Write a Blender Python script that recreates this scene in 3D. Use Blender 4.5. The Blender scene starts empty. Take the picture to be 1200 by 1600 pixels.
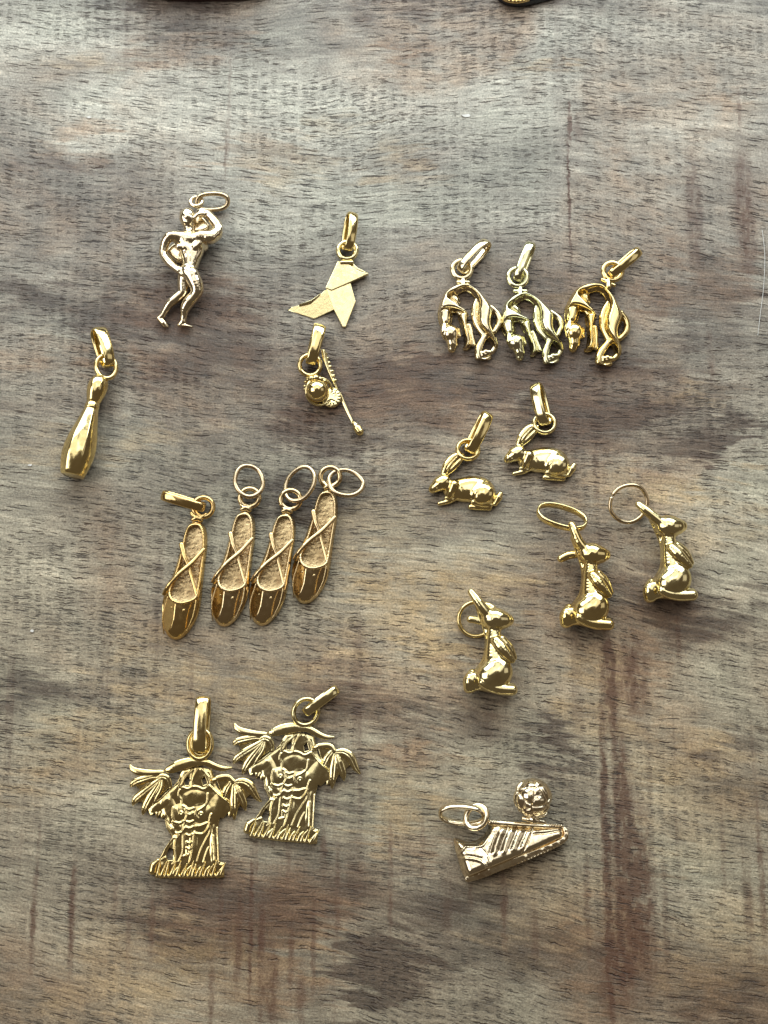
import bpy, bmesh, math, random
import numpy as np
from mathutils import Vector, Matrix
R = math.radians
random.seed(7); rng = np.random.default_rng(7)
scene = bpy.context.scene
COL = scene.collection
scene.unit_settings.system = 'METRIC'
scene.unit_settings.scale_length = 0.01          # 1 unit = 1 cm

# ------------------------------------------------------------------ camera
TILT, DIST, W0, H0 = R(12), 22.0, 1200.0, 1600.0
cam = bpy.data.cameras.new('camera'); camo = bpy.data.objects.new('camera', cam); COL.objects.link(camo)
cam.sensor_fit = 'VERTICAL'; cam.sensor_height = 36.0
cam.lens = 18.0 / (8.0 / DIST)
camo.location = (0, -DIST * math.sin(TILT), DIST * math.cos(TILT)); camo.rotation_euler = (TILT, 0, 0)
cam.clip_start = 0.1; cam.clip_end = 600
cam.dof.use_dof = True; cam.dof.focus_distance = DIST - 0.15; cam.dof.aperture_fstop = 0.45
scene.camera = camo
CP = np.array(camo.location); RX = np.array([1., 0, 0]); RY = np.array([0, math.cos(TILT), math.sin(TILT)])
RZ = np.array([0, -math.sin(TILT), math.cos(TILT)])
def P(x, y, z=0.0):
    """the point of the table (or of a level z above it) that the photograph shows at pixel x, y"""
    d = RX * ((x - W0 / 2) / (H0 / 2) * 8 / DIST) + RY * (-(y - H0 / 2) / (H0 / 2) * 8 / DIST) - RZ
    return CP + d * ((z - CP[2]) / d[2])

# ------------------------------------------------------------------ light: window beyond the far edge, left key, added softbox and fill, dim room
w = bpy.data.worlds.new('World'); scene.world = w; w.use_nodes = True
w.node_tree.nodes['Background'].inputs[0].default_value = (1.0, 0.79, 0.56, 1)
w.node_tree.nodes['Background'].inputs[1].default_value = 0.095
def lamp(name, loc, target, sx, sy, power, col=(1, 1, 1)):
    l = bpy.data.lights.new(name, 'AREA'); l.shape = 'RECTANGLE'; l.size = sx; l.size_y = sy; l.energy = power; l.color = col
    o = bpy.data.objects.new(name, l); COL.objects.link(o); o.location = loc
    o.rotation_euler = (Vector(target) - Vector(loc)).to_track_quat('-Z', 'Y').to_euler()
    return o
def pane(ang, azim, dist, sx, sy, L, col):
    """a lamp panel (window, softbox or fill) seen from the table at `ang` degrees from straight up, towards azimuth azim (0 = far edge, 90 = left); L is its brightness"""
    a, z = R(ang), R(azim); loc = (-dist * math.sin(a) * math.sin(z), dist * math.sin(a) * math.cos(z), dist * math.cos(a))
    lamp('window_and_fill_light', loc, (0, 0, 0), sx, sy, L * math.pi * sx * sy, col)
for az in (-32, 0, 32): pane(27, az * 1.3, 80, 33, 44, 1.2, (1.0, 0.985, 0.94))  # softbox row near overhead, added so flat gold reflects bright
for az in (-36, -12, 12, 36): pane(60, az, 42, 15.2, 21, 5.8, (0.84, 0.95, 1.0))
pane(44, 88, 80, 44, 46, 3.0, (1.0, 0.985, 0.96))
pane(52, -84, 80, 30, 34, 0.55, (1.0, 0.96, 0.90))  # weak fill lamp added on the right, no window there
scene.view_settings.view_transform = 'Standard'; scene.view_settings.look = 'None'
scene.view_settings.exposure = 0.0; scene.view_settings.gamma = 1.0
scene.cycles.max_bounces = 8; scene.cycles.caustics_reflective = False; scene.cycles.caustics_refractive = False
scene.cycles.sample_clamp_indirect = 6

# ------------------------------------------------------------------ node helper
class NT:
    def __init__(s, mat): s.t = mat.node_tree; s.n = s.t.nodes; s.l = s.t.links
    def put(s, sock, v):
        if isinstance(v, bpy.types.NodeSocket): s.l.new(v, sock)
        elif v is not None: sock.default_value = v
    def m(s, op, a, b=None, c=None, clamp=False):
        n = s.n.new('ShaderNodeMath'); n.operation = op; n.use_clamp = clamp
        s.put(n.inputs[0], a); s.put(n.inputs[1], b)
        if c is not None: s.put(n.inputs[2], c)
        return n.outputs[0]
    def v(s, op, a, b=None, c=None):
        n = s.n.new('ShaderNodeVectorMath'); n.operation = op; s.put(n.inputs[0], a)
        if b is not None: s.put(n.inputs[1], b)
        if c is not None: s.put(n.inputs[2], c)
        return n.outputs['Value'] if op in ('LENGTH', 'DOT_PRODUCT', 'DISTANCE') else n.outputs[0]
    def xyz(s, x, y, z=0.0):
        n = s.n.new('ShaderNodeCombineXYZ'); s.put(n.inputs[0], x); s.put(n.inputs[1], y); s.put(n.inputs[2], z); return n.outputs[0]
    def noise(s, vec, scale=1.0, detail=3.0, rough=0.5, dist=0.0, dim='2D', color=False):
        n = s.n.new('ShaderNodeTexNoise'); n.noise_dimensions = dim; s.put(n.inputs['Vector'], vec)
        n.inputs['Scale'].default_value = scale; n.inputs['Detail'].default_value = detail
        n.inputs['Roughness'].default_value = rough; n.inputs['Distortion'].default_value = dist
        return n.outputs['Color' if color else 'Fac']
    def vor(s, vec, scale=1.0, rnd=1.0, dim='2D'):
        n = s.n.new('ShaderNodeTexVoronoi'); n.voronoi_dimensions = dim; s.put(n.inputs['Vector'], vec)
        n.inputs['Scale'].default_value = scale; n.inputs['Randomness'].default_value = rnd
        return n.outputs['Distance'], n.outputs['Color']
    def ramp(s, v, a, b, lo=0.0, hi=1.0, kind='SMOOTHSTEP'):
        n = s.n.new('ShaderNodeMapRange'); n.interpolation_type = kind
        s.put(n.inputs['Value'], v); n.inputs['From Min'].default_value = a; n.inputs['From Max'].default_value = b
        n.inputs['To Min'].default_value = lo; n.inputs['To Max'].default_value = hi
        return n.outputs[0]
    def mix(s, f, a, b, mode='MIX'):
        n = s.n.new('ShaderNodeMix'); n.data_type = 'RGBA'; n.blend_type = mode
        s.put(n.inputs[0], f)
        s.put(n.inputs[6], (*a, 1) if isinstance(a, tuple) and len(a) == 3 else a)
        s.put(n.inputs[7], (*b, 1) if isinstance(b, tuple) and len(b) == 3 else b)
        return n.outputs[2]
    def bump(s, h, strength, dist, normal=None):
        n = s.n.new('ShaderNodeBump'); n.inputs['Strength'].default_value = strength; n.inputs['Distance'].default_value = dist
        s.put(n.inputs['Height'], h)
        if normal is not None: s.put(n.inputs['Normal'], normal)
        return n.outputs[0]
def new_mat(name):
    m = bpy.data.materials.new(name); m.use_nodes = True
    return m, NT(m), m.node_tree.nodes['Principled BSDF']

def gold(name, col, rough=0.16, bump=0.12, scale=6.0, tarnish=(0.30, 0.17, 0.07), tar=0.25, cast=0.0):
    m, t, b = new_mat(name)
    tc = t.n.new('ShaderNodeTexCoord').outputs['Object']
    patch = t.noise(tc, 3.2, 4, 0.6, dim='3D')
    f = t.ramp(patch, 0.5, 0.78, 0, tar)
    fine = t.noise(tc, 26, 3, 0.6, dim='3D')
    f2 = t.m('MULTIPLY', t.ramp(fine, 0.55, 0.8), tar * 0.6)
    c = t.mix(t.m('ADD', f, f2, clamp=True), col, tarnish)
    t.put(b.inputs['Base Color'], c); b.inputs['Metallic'].default_value = 1.0
    t.put(b.inputs['Roughness'], t.ramp(t.noise(tc, 12, 4, 0.6, dim='3D'), 0.3, 0.75, rough * 0.7, rough * 1.7, 'LINEAR'))
    sc = t.noise(t.v('MULTIPLY', tc, (60, 9, 30)), 1.0, 2, 0.5, dim='3D')
    h = t.m('ADD', t.m('MULTIPLY', t.noise(tc, scale, 2.5, 0.5, dim='3D'), 1.0), t.m('MULTIPLY', sc, 0.05))
    nb = t.bump(h, bump * 0.6, 0.04)
    nb = nb
    if cast: nb = t.bump(t.noise(tc, 34, 3, 0.6, dim='3D'), cast, 0.02, nb)
    t.put(b.inputs['Normal'], nb)
    return m
G_YEL = gold('yellow_gold', (0.90, 0.73, 0.35), 0.11)
G_LEM = gold('lemon_gold', (0.90, 0.78, 0.43), 0.12, 0.10)
G_PALE = gold('pale_gold', (0.86, 0.74, 0.48), 0.11, 0.16)
G_GRN = gold('greenish_gold', (0.80, 0.77, 0.50), 0.11, 0.14)
G_CHAMP = gold('champagne_gold', (0.88, 0.76, 0.54), 0.12, 0.22, 9, (0.36, 0.20, 0.09), 0.5)
G_BRZ = gold('aged_gold', (0.76, 0.59, 0.33), 0.13, 0.10, 7, (0.30, 0.16, 0.07), 0.5)
G_BRZY = gold('aged_yellow_gold', (0.80, 0.58, 0.25), 0.14, 0.12, 7, (0.35, 0.18, 0.06), 0.4)
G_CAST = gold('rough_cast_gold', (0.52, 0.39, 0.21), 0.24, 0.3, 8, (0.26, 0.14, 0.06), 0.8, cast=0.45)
G_RING = gold('ring_gold', (0.70, 0.56, 0.36), 0.2, 0.05, 6, (0.35, 0.2, 0.1), 0.35)
G_SAT = gold('satin_gold', (0.90, 0.77, 0.42), 0.22, 0.16, 5, cast=0.10)

# ------------------------------------------------------------------ things and parts
def tag(o, label, cat, group=None):
    o['label'] = label; o['category'] = cat
    if group: o['group'] = group
def thing(name, cx, cy, label, cat, group=None):
    o = bpy.data.objects.new(name, None); COL.objects.link(o); o.location = P(cx, cy, 0); o.empty_display_size = 0.3
    tag(o, label, cat, group); return o
U = 0.01                                          # one tracing unit (a photograph pixel at the table) in cm
def mesh_obj(name, V, F, mat, parent, smooth=True, smooth_it=0):
    me = bpy.data.meshes.new(name)
    V = np.asarray(V, dtype=np.float32)
    if isinstance(F, np.ndarray) and F.ndim == 2:
        n, k = F.shape
        me.vertices.add(len(V)); me.vertices.foreach_set('co', (V * U).ravel())
        me.loops.add(n * k); me.loops.foreach_set('vertex_index', F.astype(np.int32).ravel())
        me.polygons.add(n); me.polygons.foreach_set('loop_start', np.arange(0, n * k, k, dtype=np.int32))
        me.polygons.foreach_set('loop_total', np.full(n, k, dtype=np.int32))
        me.update(calc_edges=True); me.validate()
    else:
        me.from_pydata([tuple(v * U) for v in V], [], F); me.update()
    me.polygons.foreach_set('use_smooth', [smooth] * len(me.polygons))
    me.materials.append(mat)
    o = bpy.data.objects.new(name, me); COL.objects.link(o); o.parent = parent
    return o
class Frame:
    """turns points of a zoomed crop (x0, y0, zoom) of the photograph, at height z, into the charm's own space (tracing units)"""
    def __init__(s, cx, cy, x0=0, y0=0, zoom=1.0): s.o = P(cx, cy, 0); s.x0, s.y0, s.z = x0, y0, zoom
    def __call__(s, X, Y, z=0.0):
        return (P(s.x0 + X / s.z, s.y0 + Y / s.z, z * U) - s.o) / U
    def chain(s, pts): return [(*s(p[0], p[1], p[2]), p[3]) for p in pts]
    def poly(s, pts, z=8): return np.array([s(p[0], p[1], z)[:2] for p in pts])

# ------------------------------------------------------------------ implicit surfaces -> one continuous mesh
def smin(a, b, k):
    if k <= 1e-6: return np.minimum(a, b)
    h = np.maximum(k - np.abs(a - b), 0) / k
    return np.minimum(a, b) - h * h * k * 0.25
def sdpoly(X, Y, pts):
    p = np.asarray(pts, dtype=np.float32); d = np.full(X.shape, 1e9, np.float32); s = np.zeros(X.shape, bool)
    for i in range(len(p)):
        a, b = p[i], p[i - 1]; ex, ey = b - a
        wx, wy = X - a[0], Y - a[1]
        t = np.clip((wx * ex + wy * ey) / (ex * ex + ey * ey + 1e-9), 0, 1)
        d = np.minimum(d, (wx - ex * t) ** 2 + (wy - ey * t) ** 2)
        c = ((a[1] <= Y) != (b[1] <= Y)) & (X < (b[0] - a[0]) * (Y - a[1]) / (b[1] - a[1] + 1e-9) + a[0])
        s ^= c
    return np.where(s, -np.sqrt(d), np.sqrt(d)).astype(np.float32)
def smooth_poly(pts, it=2):
    p = np.asarray(pts, float)
    for _ in range(it):
        q = np.roll(p, -1, 0); p = np.stack([p * .75 + q * .25, p * .25 + q * .75], 1).reshape(-1, 2)
    return p
def spline(pts, n=6):
    """Catmull-Rom through points with any number of columns"""
    p = np.asarray(pts, float); out = []
    for i in range(len(p) - 1):
        p0, p1, p2, p3 = p[max(i - 1, 0)], p[i], p[i + 1], p[min(i + 2, len(p) - 1)]
        for t in np.linspace(0, 1, n, endpoint=False):
            out.append(0.5 * ((2 * p1) + (p2 - p0) * t + (2 * p0 - 5 * p1 + 4 * p2 - p3) * t * t + (3 * p1 - p0 - 3 * p2 + p3) * t ** 3))
    out.append(p[-1]); return np.array(out)
class Vol:
    def __init__(s, x0, x1, y0, y1, z0, z1, h):
        s.h = h; s.x = np.arange(x0, x1, h, dtype=np.float32); s.y = np.arange(y0, y1, h, dtype=np.float32); s.z = np.arange(z0, z1, h, dtype=np.float32)
        s.F = np.full((len(s.x), len(s.y), len(s.z)), 50.0, np.float32)
        s.X2, s.Y2 = np.meshgrid(s.x, s.y, indexing='ij')
    def _sl(s, lo, hi):
        return tuple(slice(max(0, int((l - a[0]) / s.h)), max(0, min(len(a), int((h_ - a[0]) / s.h) + 2))) for a, l, h_ in zip((s.x, s.y, s.z), lo, hi))
    def _ap(s, sl, d, k, cut):
        if cut: s.F[sl] = -smin(-s.F[sl], d, k)
        else: s.F[sl] = smin(s.F[sl], d, k)
    def seg(s, a, b, k=2.0, zs=1.0, cut=False, pad=0.0):
        a = np.asarray(a, np.float32); b = np.asarray(b, np.float32); m = max(k + 3 * s.h, pad)
        r = max(a[3], b[3]) + m
        lo = np.minimum(a[:3], b[:3]) - r; hi = np.maximum(a[:3], b[:3]) + r
        sl = s._sl(lo, hi)
        X = s.x[sl[0]][:, None, None]; Y = s.y[sl[1]][None, :, None]; Z = s.z[sl[2]][None, None, :]
        if 0 in (X.size, Y.size, Z.size): return
        ab = b - a; ez = ab[2] / zs
        px, py, pz = X - a[0], Y - a[1], (Z - a[2]) / zs
        t = np.clip((px * ab[0] + py * ab[1] + pz * ez) / (ab[0] ** 2 + ab[1] ** 2 + ez * ez + 1e-9), 0, 1)
        d = np.sqrt((px - t * ab[0]) ** 2 + (py - t * ab[1]) ** 2 + (pz - t * ez) ** 2) - (a[3] + (b[3] - a[3]) * t)
        s._ap(sl, d, k, cut)
    def chain(s, pts, k=2.0, zs=1.0, cut=False, n=0):
        if n: pts = spline(pts, n)
        p = np.asarray(pts, np.float32); m = k + 3 * s.h; r = p[:, 3].max() + m
        sl0 = s._sl(p[:, :3].min(0) - r, p[:, :3].max(0) + r); sub = Vol.__new__(Vol); sub.h = s.h
        sub.x, sub.y, sub.z = s.x[sl0[0]], s.y[sl0[1]], s.z[sl0[2]]
        if 0 in (len(sub.x), len(sub.y), len(sub.z)): return
        sub.F = np.full((len(sub.x), len(sub.y), len(sub.z)), 50.0, np.float32)
        for i in range(len(p) - 1): sub.seg(p[i], p[i + 1], 0.0, zs, pad=m)
        s._ap(sl0, sub.F, k, cut)
    def ell(s, c, r, k=2.0, ang=0.0, cut=False):
        m = k + 3 * s.h; rr = max(r[0], r[1]) + m
        sl = s._sl((c[0] - rr, c[1] - rr, c[2] - r[2] - m), (c[0] + rr, c[1] + rr, c[2] + r[2] + m))
        X = s.x[sl[0]][:, None, None] - c[0]; Y = s.y[sl[1]][None, :, None] - c[1]; Z = s.z[sl[2]][None, None, :] - c[2]
        ca, sa = math.cos(ang), math.sin(ang)
        u, v = X * ca + Y * sa, -X * sa + Y * ca
        q0 = np.sqrt((u / r[0]) ** 2 + (v / r[1]) ** 2 + (Z / r[2]) ** 2)
        q1 = np.sqrt((u / r[0] ** 2) ** 2 + (v / r[1] ** 2) ** 2 + (Z / r[2] ** 2) ** 2) + 1e-6
        s._ap(sl, (q0 * (q0 - 1) / q1).astype(np.float32), k, cut)
    def relief(s, d2, top, zb=0.3, k=0.0):
        """solid under the height map `top`, inside d2 < 0"""
        Z = s.z[None, None, :]; e = 0.7
        d = np.maximum(np.maximum(Z - top[:, :, None], zb - Z), d2[:, :, None])
        s.F = smin(s.F, d.astype(np.float32), k)
    def inflate(s, pts, H, wd, zb=0.3, k=2.0, base=1.5, blur=3):
        d2 = sdpoly(s.X2, s.Y2, pts); q = np.clip(-d2 / wd, 0, 1)
        top = zb + base + (H - base) * np.sqrt(1 - (1 - q) ** 2); top = blurmap(top, blur)
        s.relief(d2, top, zb, k); return d2, top
    def mesh(s, it=2):
        F = s.F; h = s.h
        F[0], F[-1] = 50, 50; F[:, 0], F[:, -1] = 50, 50; F[:, :, 0], F[:, :, -1] = 50, 50
        nx, ny, nz = F.shape; In = F < 0
        ids, pos, quads = [], [], []
        st = (ny * nz, nz, 1)
        for ax in range(3):
            A = [slice(None)] * 3; B = [slice(None)] * 3; A[ax] = slice(0, -1); B[ax] = slice(1, None)
            cr = In[tuple(A)] != In[tuple(B)]
            i, j, k = np.nonzero(cr)
            f0 = F[i, j, k]; I = [i, j, k]; J = [i.copy(), j.copy(), k.copy()]; J[ax] = J[ax] + 1
            f1 = F[J[0], J[1], J[2]]; t = np.clip(f0 / (f0 - f1), 0.02, 0.98)
            p = np.stack([i, j, k], 1).astype(np.float64); p[:, ax] += t
            o1, o2 = [(1, 2), (2, 0), (0, 1)][ax]
            base = i * st[0] + j * st[1] + k * st[2]
            c = [base - st[o1] - st[o2], base - st[o2], base, base - st[o1]]
            for q in c: ids.append(q); pos.append(p)
            qd = np.stack(c, 1); fl = f0 > f1; qd[fl] = qd[fl][:, ::-1]; quads.append(qd)
        ids = np.concatenate(ids); pos = np.concatenate(pos); quads = np.concatenate(quads)
        uq, inv = np.unique(ids, return_inverse=True); n = len(uq); cnt = np.bincount(inv, minlength=n)
        V = np.stack([np.bincount(inv, pos[:, a], n) / cnt for a in range(3)], 1)
        Q = np.searchsorted(uq, quads)
        E = np.concatenate([Q[:, [0, 1]], Q[:, [1, 2]], Q[:, [2, 3]], Q[:, [3, 0]]])
        deg = np.bincount(E[:, 0], minlength=n) + np.bincount(E[:, 1], minlength=n)
        for q in range(it * 2):
            S = np.stack([np.bincount(E[:, 0], V[E[:, 1], a], n) + np.bincount(E[:, 1], V[E[:, 0], a], n) for a in range(3)], 1)
            V = V + (0.55 if q % 2 == 0 else -0.50) * (S / deg[:, None] - V)
        V = V * h + np.array([s.x[0], s.y[0], s.z[0]])
        return V, Q
def blurmap(a, n):
    for _ in range(n):
        p = np.pad(a, 1, mode='edge')
        a = (p[1:-1, 1:-1] * 4 + 2 * (p[:-2, 1:-1] + p[2:, 1:-1] + p[1:-1, :-2] + p[1:-1, 2:]) + p[:-2, :-2] + p[2:, 2:] + p[:-2, 2:] + p[2:, :-2]) / 16
    return a
def stroke2(X, Y, pts):
    """distance to a polyline in the plane minus nothing; pts (x, y)"""
    d = np.full(X.shape, 1e9, np.float32)
    for a, b in zip(pts[:-1], pts[1:]):
        ex, ey = b[0] - a[0], b[1] - a[1]; wx, wy = X - a[0], Y - a[1]
        t = np.clip((wx * ex + wy * ey) / (ex * ex + ey * ey + 1e-9), 0, 1)
        d = np.minimum(d, np.hypot(wx - ex * t, wy - ey * t))
    return d

# ------------------------------------------------------------------ swept links and wires
def fr(ang, roll, pitch=0.0):
    """two axes of a link's plane: ang turns the long axis on the table (degrees, anticlockwise), roll lifts the plane, pitch lifts the long axis"""
    a, r_, p = R(ang), R(roll), R(pitch)
    u = np.array([math.cos(a) * math.cos(p), math.sin(a) * math.cos(p), math.sin(p)])
    s_ = np.array([-math.sin(a), math.cos(a), 0]); up = np.cross(u, s_)
    return u, s_ * math.cos(r_) + up * math.sin(r_)
def sweep(path, nrm, rn, rr, closed=True, seg=14, power=1.0):
    path = np.asarray(path, float); n = len(path)
    if closed: T = np.roll(path, -1, 0) - np.roll(path, 1, 0)
    else: T = np.gradient(path, axis=0)
    T /= np.linalg.norm(T, axis=1)[:, None] + 1e-12
    N = np.broadcast_to(np.asarray(nrm, float), (n, 3)); N = N - (N * T).sum(1)[:, None] * T; N /= np.linalg.norm(N, axis=1)[:, None]
    B = np.cross(T, N); rn = np.broadcast_to(rn, (n,)); rr = np.broadcast_to(rr, (n,))
    th = np.arange(seg) * 2 * math.pi / seg; c, s_ = np.cos(th), np.sin(th)
    c = np.sign(c) * np.abs(c) ** power; s_ = np.sign(s_) * np.abs(s_) ** power
    V = path[:, None, :] + N[:, None, :] * (rn[:, None] * c)[:, :, None] + B[:, None, :] * (rr[:, None] * s_)[:, :, None]
    V = V.reshape(-1, 3); F = []
    for i in range(n if closed else n - 1):
        j = (i + 1) % n
        for q in range(seg):
            p = (q + 1) % seg; F.append((i * seg + q, i * seg + p, j * seg + p, j * seg + q))
    if not closed: F.append(tuple(range(seg))[::-1]); F.append(tuple((n - 1) * seg + q for q in range(seg)))
    F = [f[::-1] for f in F]
    return V, F
THICK = 1.42
def link(name, parent, c, ang, roll, a, b, rn, rr, mat, pitch=0.0, p=1.0, wide=None, gap=None, power=1.0, floor=True, wob=0.0):
    """closed link: half length a, half width b, section half sizes rn (across) and rr (radial); wide: section multiplier at the far end"""
    rn, rr = rn * THICK, rr * THICK
    u, v = fr(ang, roll, pitch); th = np.linspace(0, 2 * math.pi, 72, endpoint=False)
    if gap: th = np.linspace(R(gap[0]), R(gap[0] + 360 - gap[1]), 72)
    cs, sn = np.cos(th), np.sin(th)
    cs_, sn_ = np.sign(cs) * np.abs(cs) ** p, np.sign(sn) * np.abs(sn) ** p
    wv = 1 + wob * np.sin(3 * th + 1.0) + wob * 0.6 * np.sin(5 * th)
    path = np.asarray(c, float) + (a * cs_ * wv)[:, None] * u + (b * sn_ * wv)[:, None] * v
    k = np.ones(72) if wide is None else 1 + (wide - 1) * (0.5 + 0.5 * cs)
    if floor:                                     # rest it on the table
        nz = abs(np.cross(u, v)[2]); ext = rn * k * nz + rr * k * (1 - nz)
        low = (path[:, 2] - ext).min()
        if low < 0.2: path[:, 2] += 0.2 - low
    V, F = sweep(path, np.cross(u, v), rn * k, rr * k, closed=not gap, power=power)
    return mesh_obj(name, V, F, mat, parent)
def bail(parent, fm, X0, Y0, X1, Y1, mat, W=20, roll=72, rn=5.0, rr=1.7, z0=None, pitch=0.0, wide=1.25, p=0.82, flip=False):
    """flat spring link standing on its edge from crop point 0 (in the loop) to crop point 1 (free end)"""
    zc = 3 + W / 2 * math.sin(R(roll)) if z0 is None else z0
    A = fm(X0, Y0, zc); B = fm(X1, Y1, zc); d = B - A; L = math.hypot(d[0], d[1])
    ang = math.degrees(math.atan2(d[1], d[0]))
    return link('bail', parent, (A + B) / 2, ang, -roll if flip else roll, L / 2, W / 2, rn, rr, mat, pitch, p, wide, power=0.8)
def prism(name, parent, pts, zb, mat, bevel=1.0):
    bm = bmesh.new(); t = [bm.verts.new(Vector(p) * U) for p in pts]; bt = [bm.verts.new(Vector((p[0], p[1], zb if not callable(zb) else zb(p))) * U) for p in pts]
    n = len(pts); bm.faces.new(t); bm.faces.new(bt[::-1])
    for i in range(n): bm.faces.new((t[i], bt[i], bt[(i + 1) % n], t[(i + 1) % n]))
    bmesh.ops.recalc_face_normals(bm, faces=bm.faces)
    bmesh.ops.bevel(bm, geom=list(bm.edges), offset=bevel * U, segments=2, affect='EDGES', profile=0.6)
    me = bpy.data.meshes.new(name); bm.to_mesh(me); bm.free(); me.materials.append(mat)
    o = bpy.data.objects.new(name, me); COL.objects.link(o); o.parent = parent; return o
def lathe(name, parent, A, B, prof, mat, sides=48, facet=0.0, smooth=True, cap=True, nf=8, rot=0.0):
    """prof: (t along A->B in 0..1, radius); facet 0..1 pulls the round section towards nf flats"""
    A, B = np.asarray(A, float), np.asarray(B, float); ax = B - A; L = np.linalg.norm(ax); ax /= L
    s_ = np.cross(ax, (0, 0, 1.0) if abs(ax[2]) < .9 else (0, 1.0, 0)); s_ /= np.linalg.norm(s_); up = np.cross(s_, ax)
    th = np.arange(sides) * 2 * math.pi / sides + R(rot)
    w_ = math.pi / nf; q = (th - R(rot)) % (2 * w_) - w_
    k = (1 - facet) + facet * math.cos(w_) / np.cos(q)
    V = []
    for t, r in prof: V.append(A + ax * L * t + (r * k)[:, None] * (np.cos(th)[:, None] * s_ + np.sin(th)[:, None] * up))
    V = np.concatenate(V); F = []
    for i in range(len(prof) - 1):
        for q in range(sides):
            p = (q + 1) % sides; F.append((i * sides + q, i * sides + p, (i + 1) * sides + p, (i + 1) * sides + q))
    if cap: F.append(tuple(range(sides))[::-1]); F.append(tuple((len(prof) - 1) * sides + q for q in range(sides)))
    return mesh_obj(name, V, F, mat, parent, smooth)
def fit(o, a1, a2, b1, b2, base, z=8):
    """put a shared mesh traced with pixels a1, a2 round origin pixel ao so that it fits b1, b2; base: (traced origin px, new origin px)"""
    A1, A2, B1, B2 = (P(*q, z * U) for q in (a1, a2, b1, b2)); ao = P(*base[0], 0); bo = P(*base[1], 0)
    da, db = A2 - A1, B2 - B1
    ang = math.atan2(db[1], db[0]) - math.atan2(da[1], da[0]); sc = np.hypot(db[0], db[1]) / np.hypot(da[0], da[1])
    m = (A1 + A2) / 2 - ao; c, s_ = math.cos(ang), math.sin(ang)
    loc = (B1 + B2) / 2 - bo - sc * np.array([c * m[0] - s_ * m[1], s_ * m[0] + c * m[1], 0])
    o.location = (loc[0], loc[1], 0); o.rotation_euler = (0, 0, ang); o.scale = (sc, sc, sc)
def dup(src, parent, mat=None):
    o = src.copy(); COL.objects.link(o); o.parent = parent
    if mat:
        o.material_slots[0].link = 'OBJECT'; o.material_slots[0].material = mat
    return o

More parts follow.
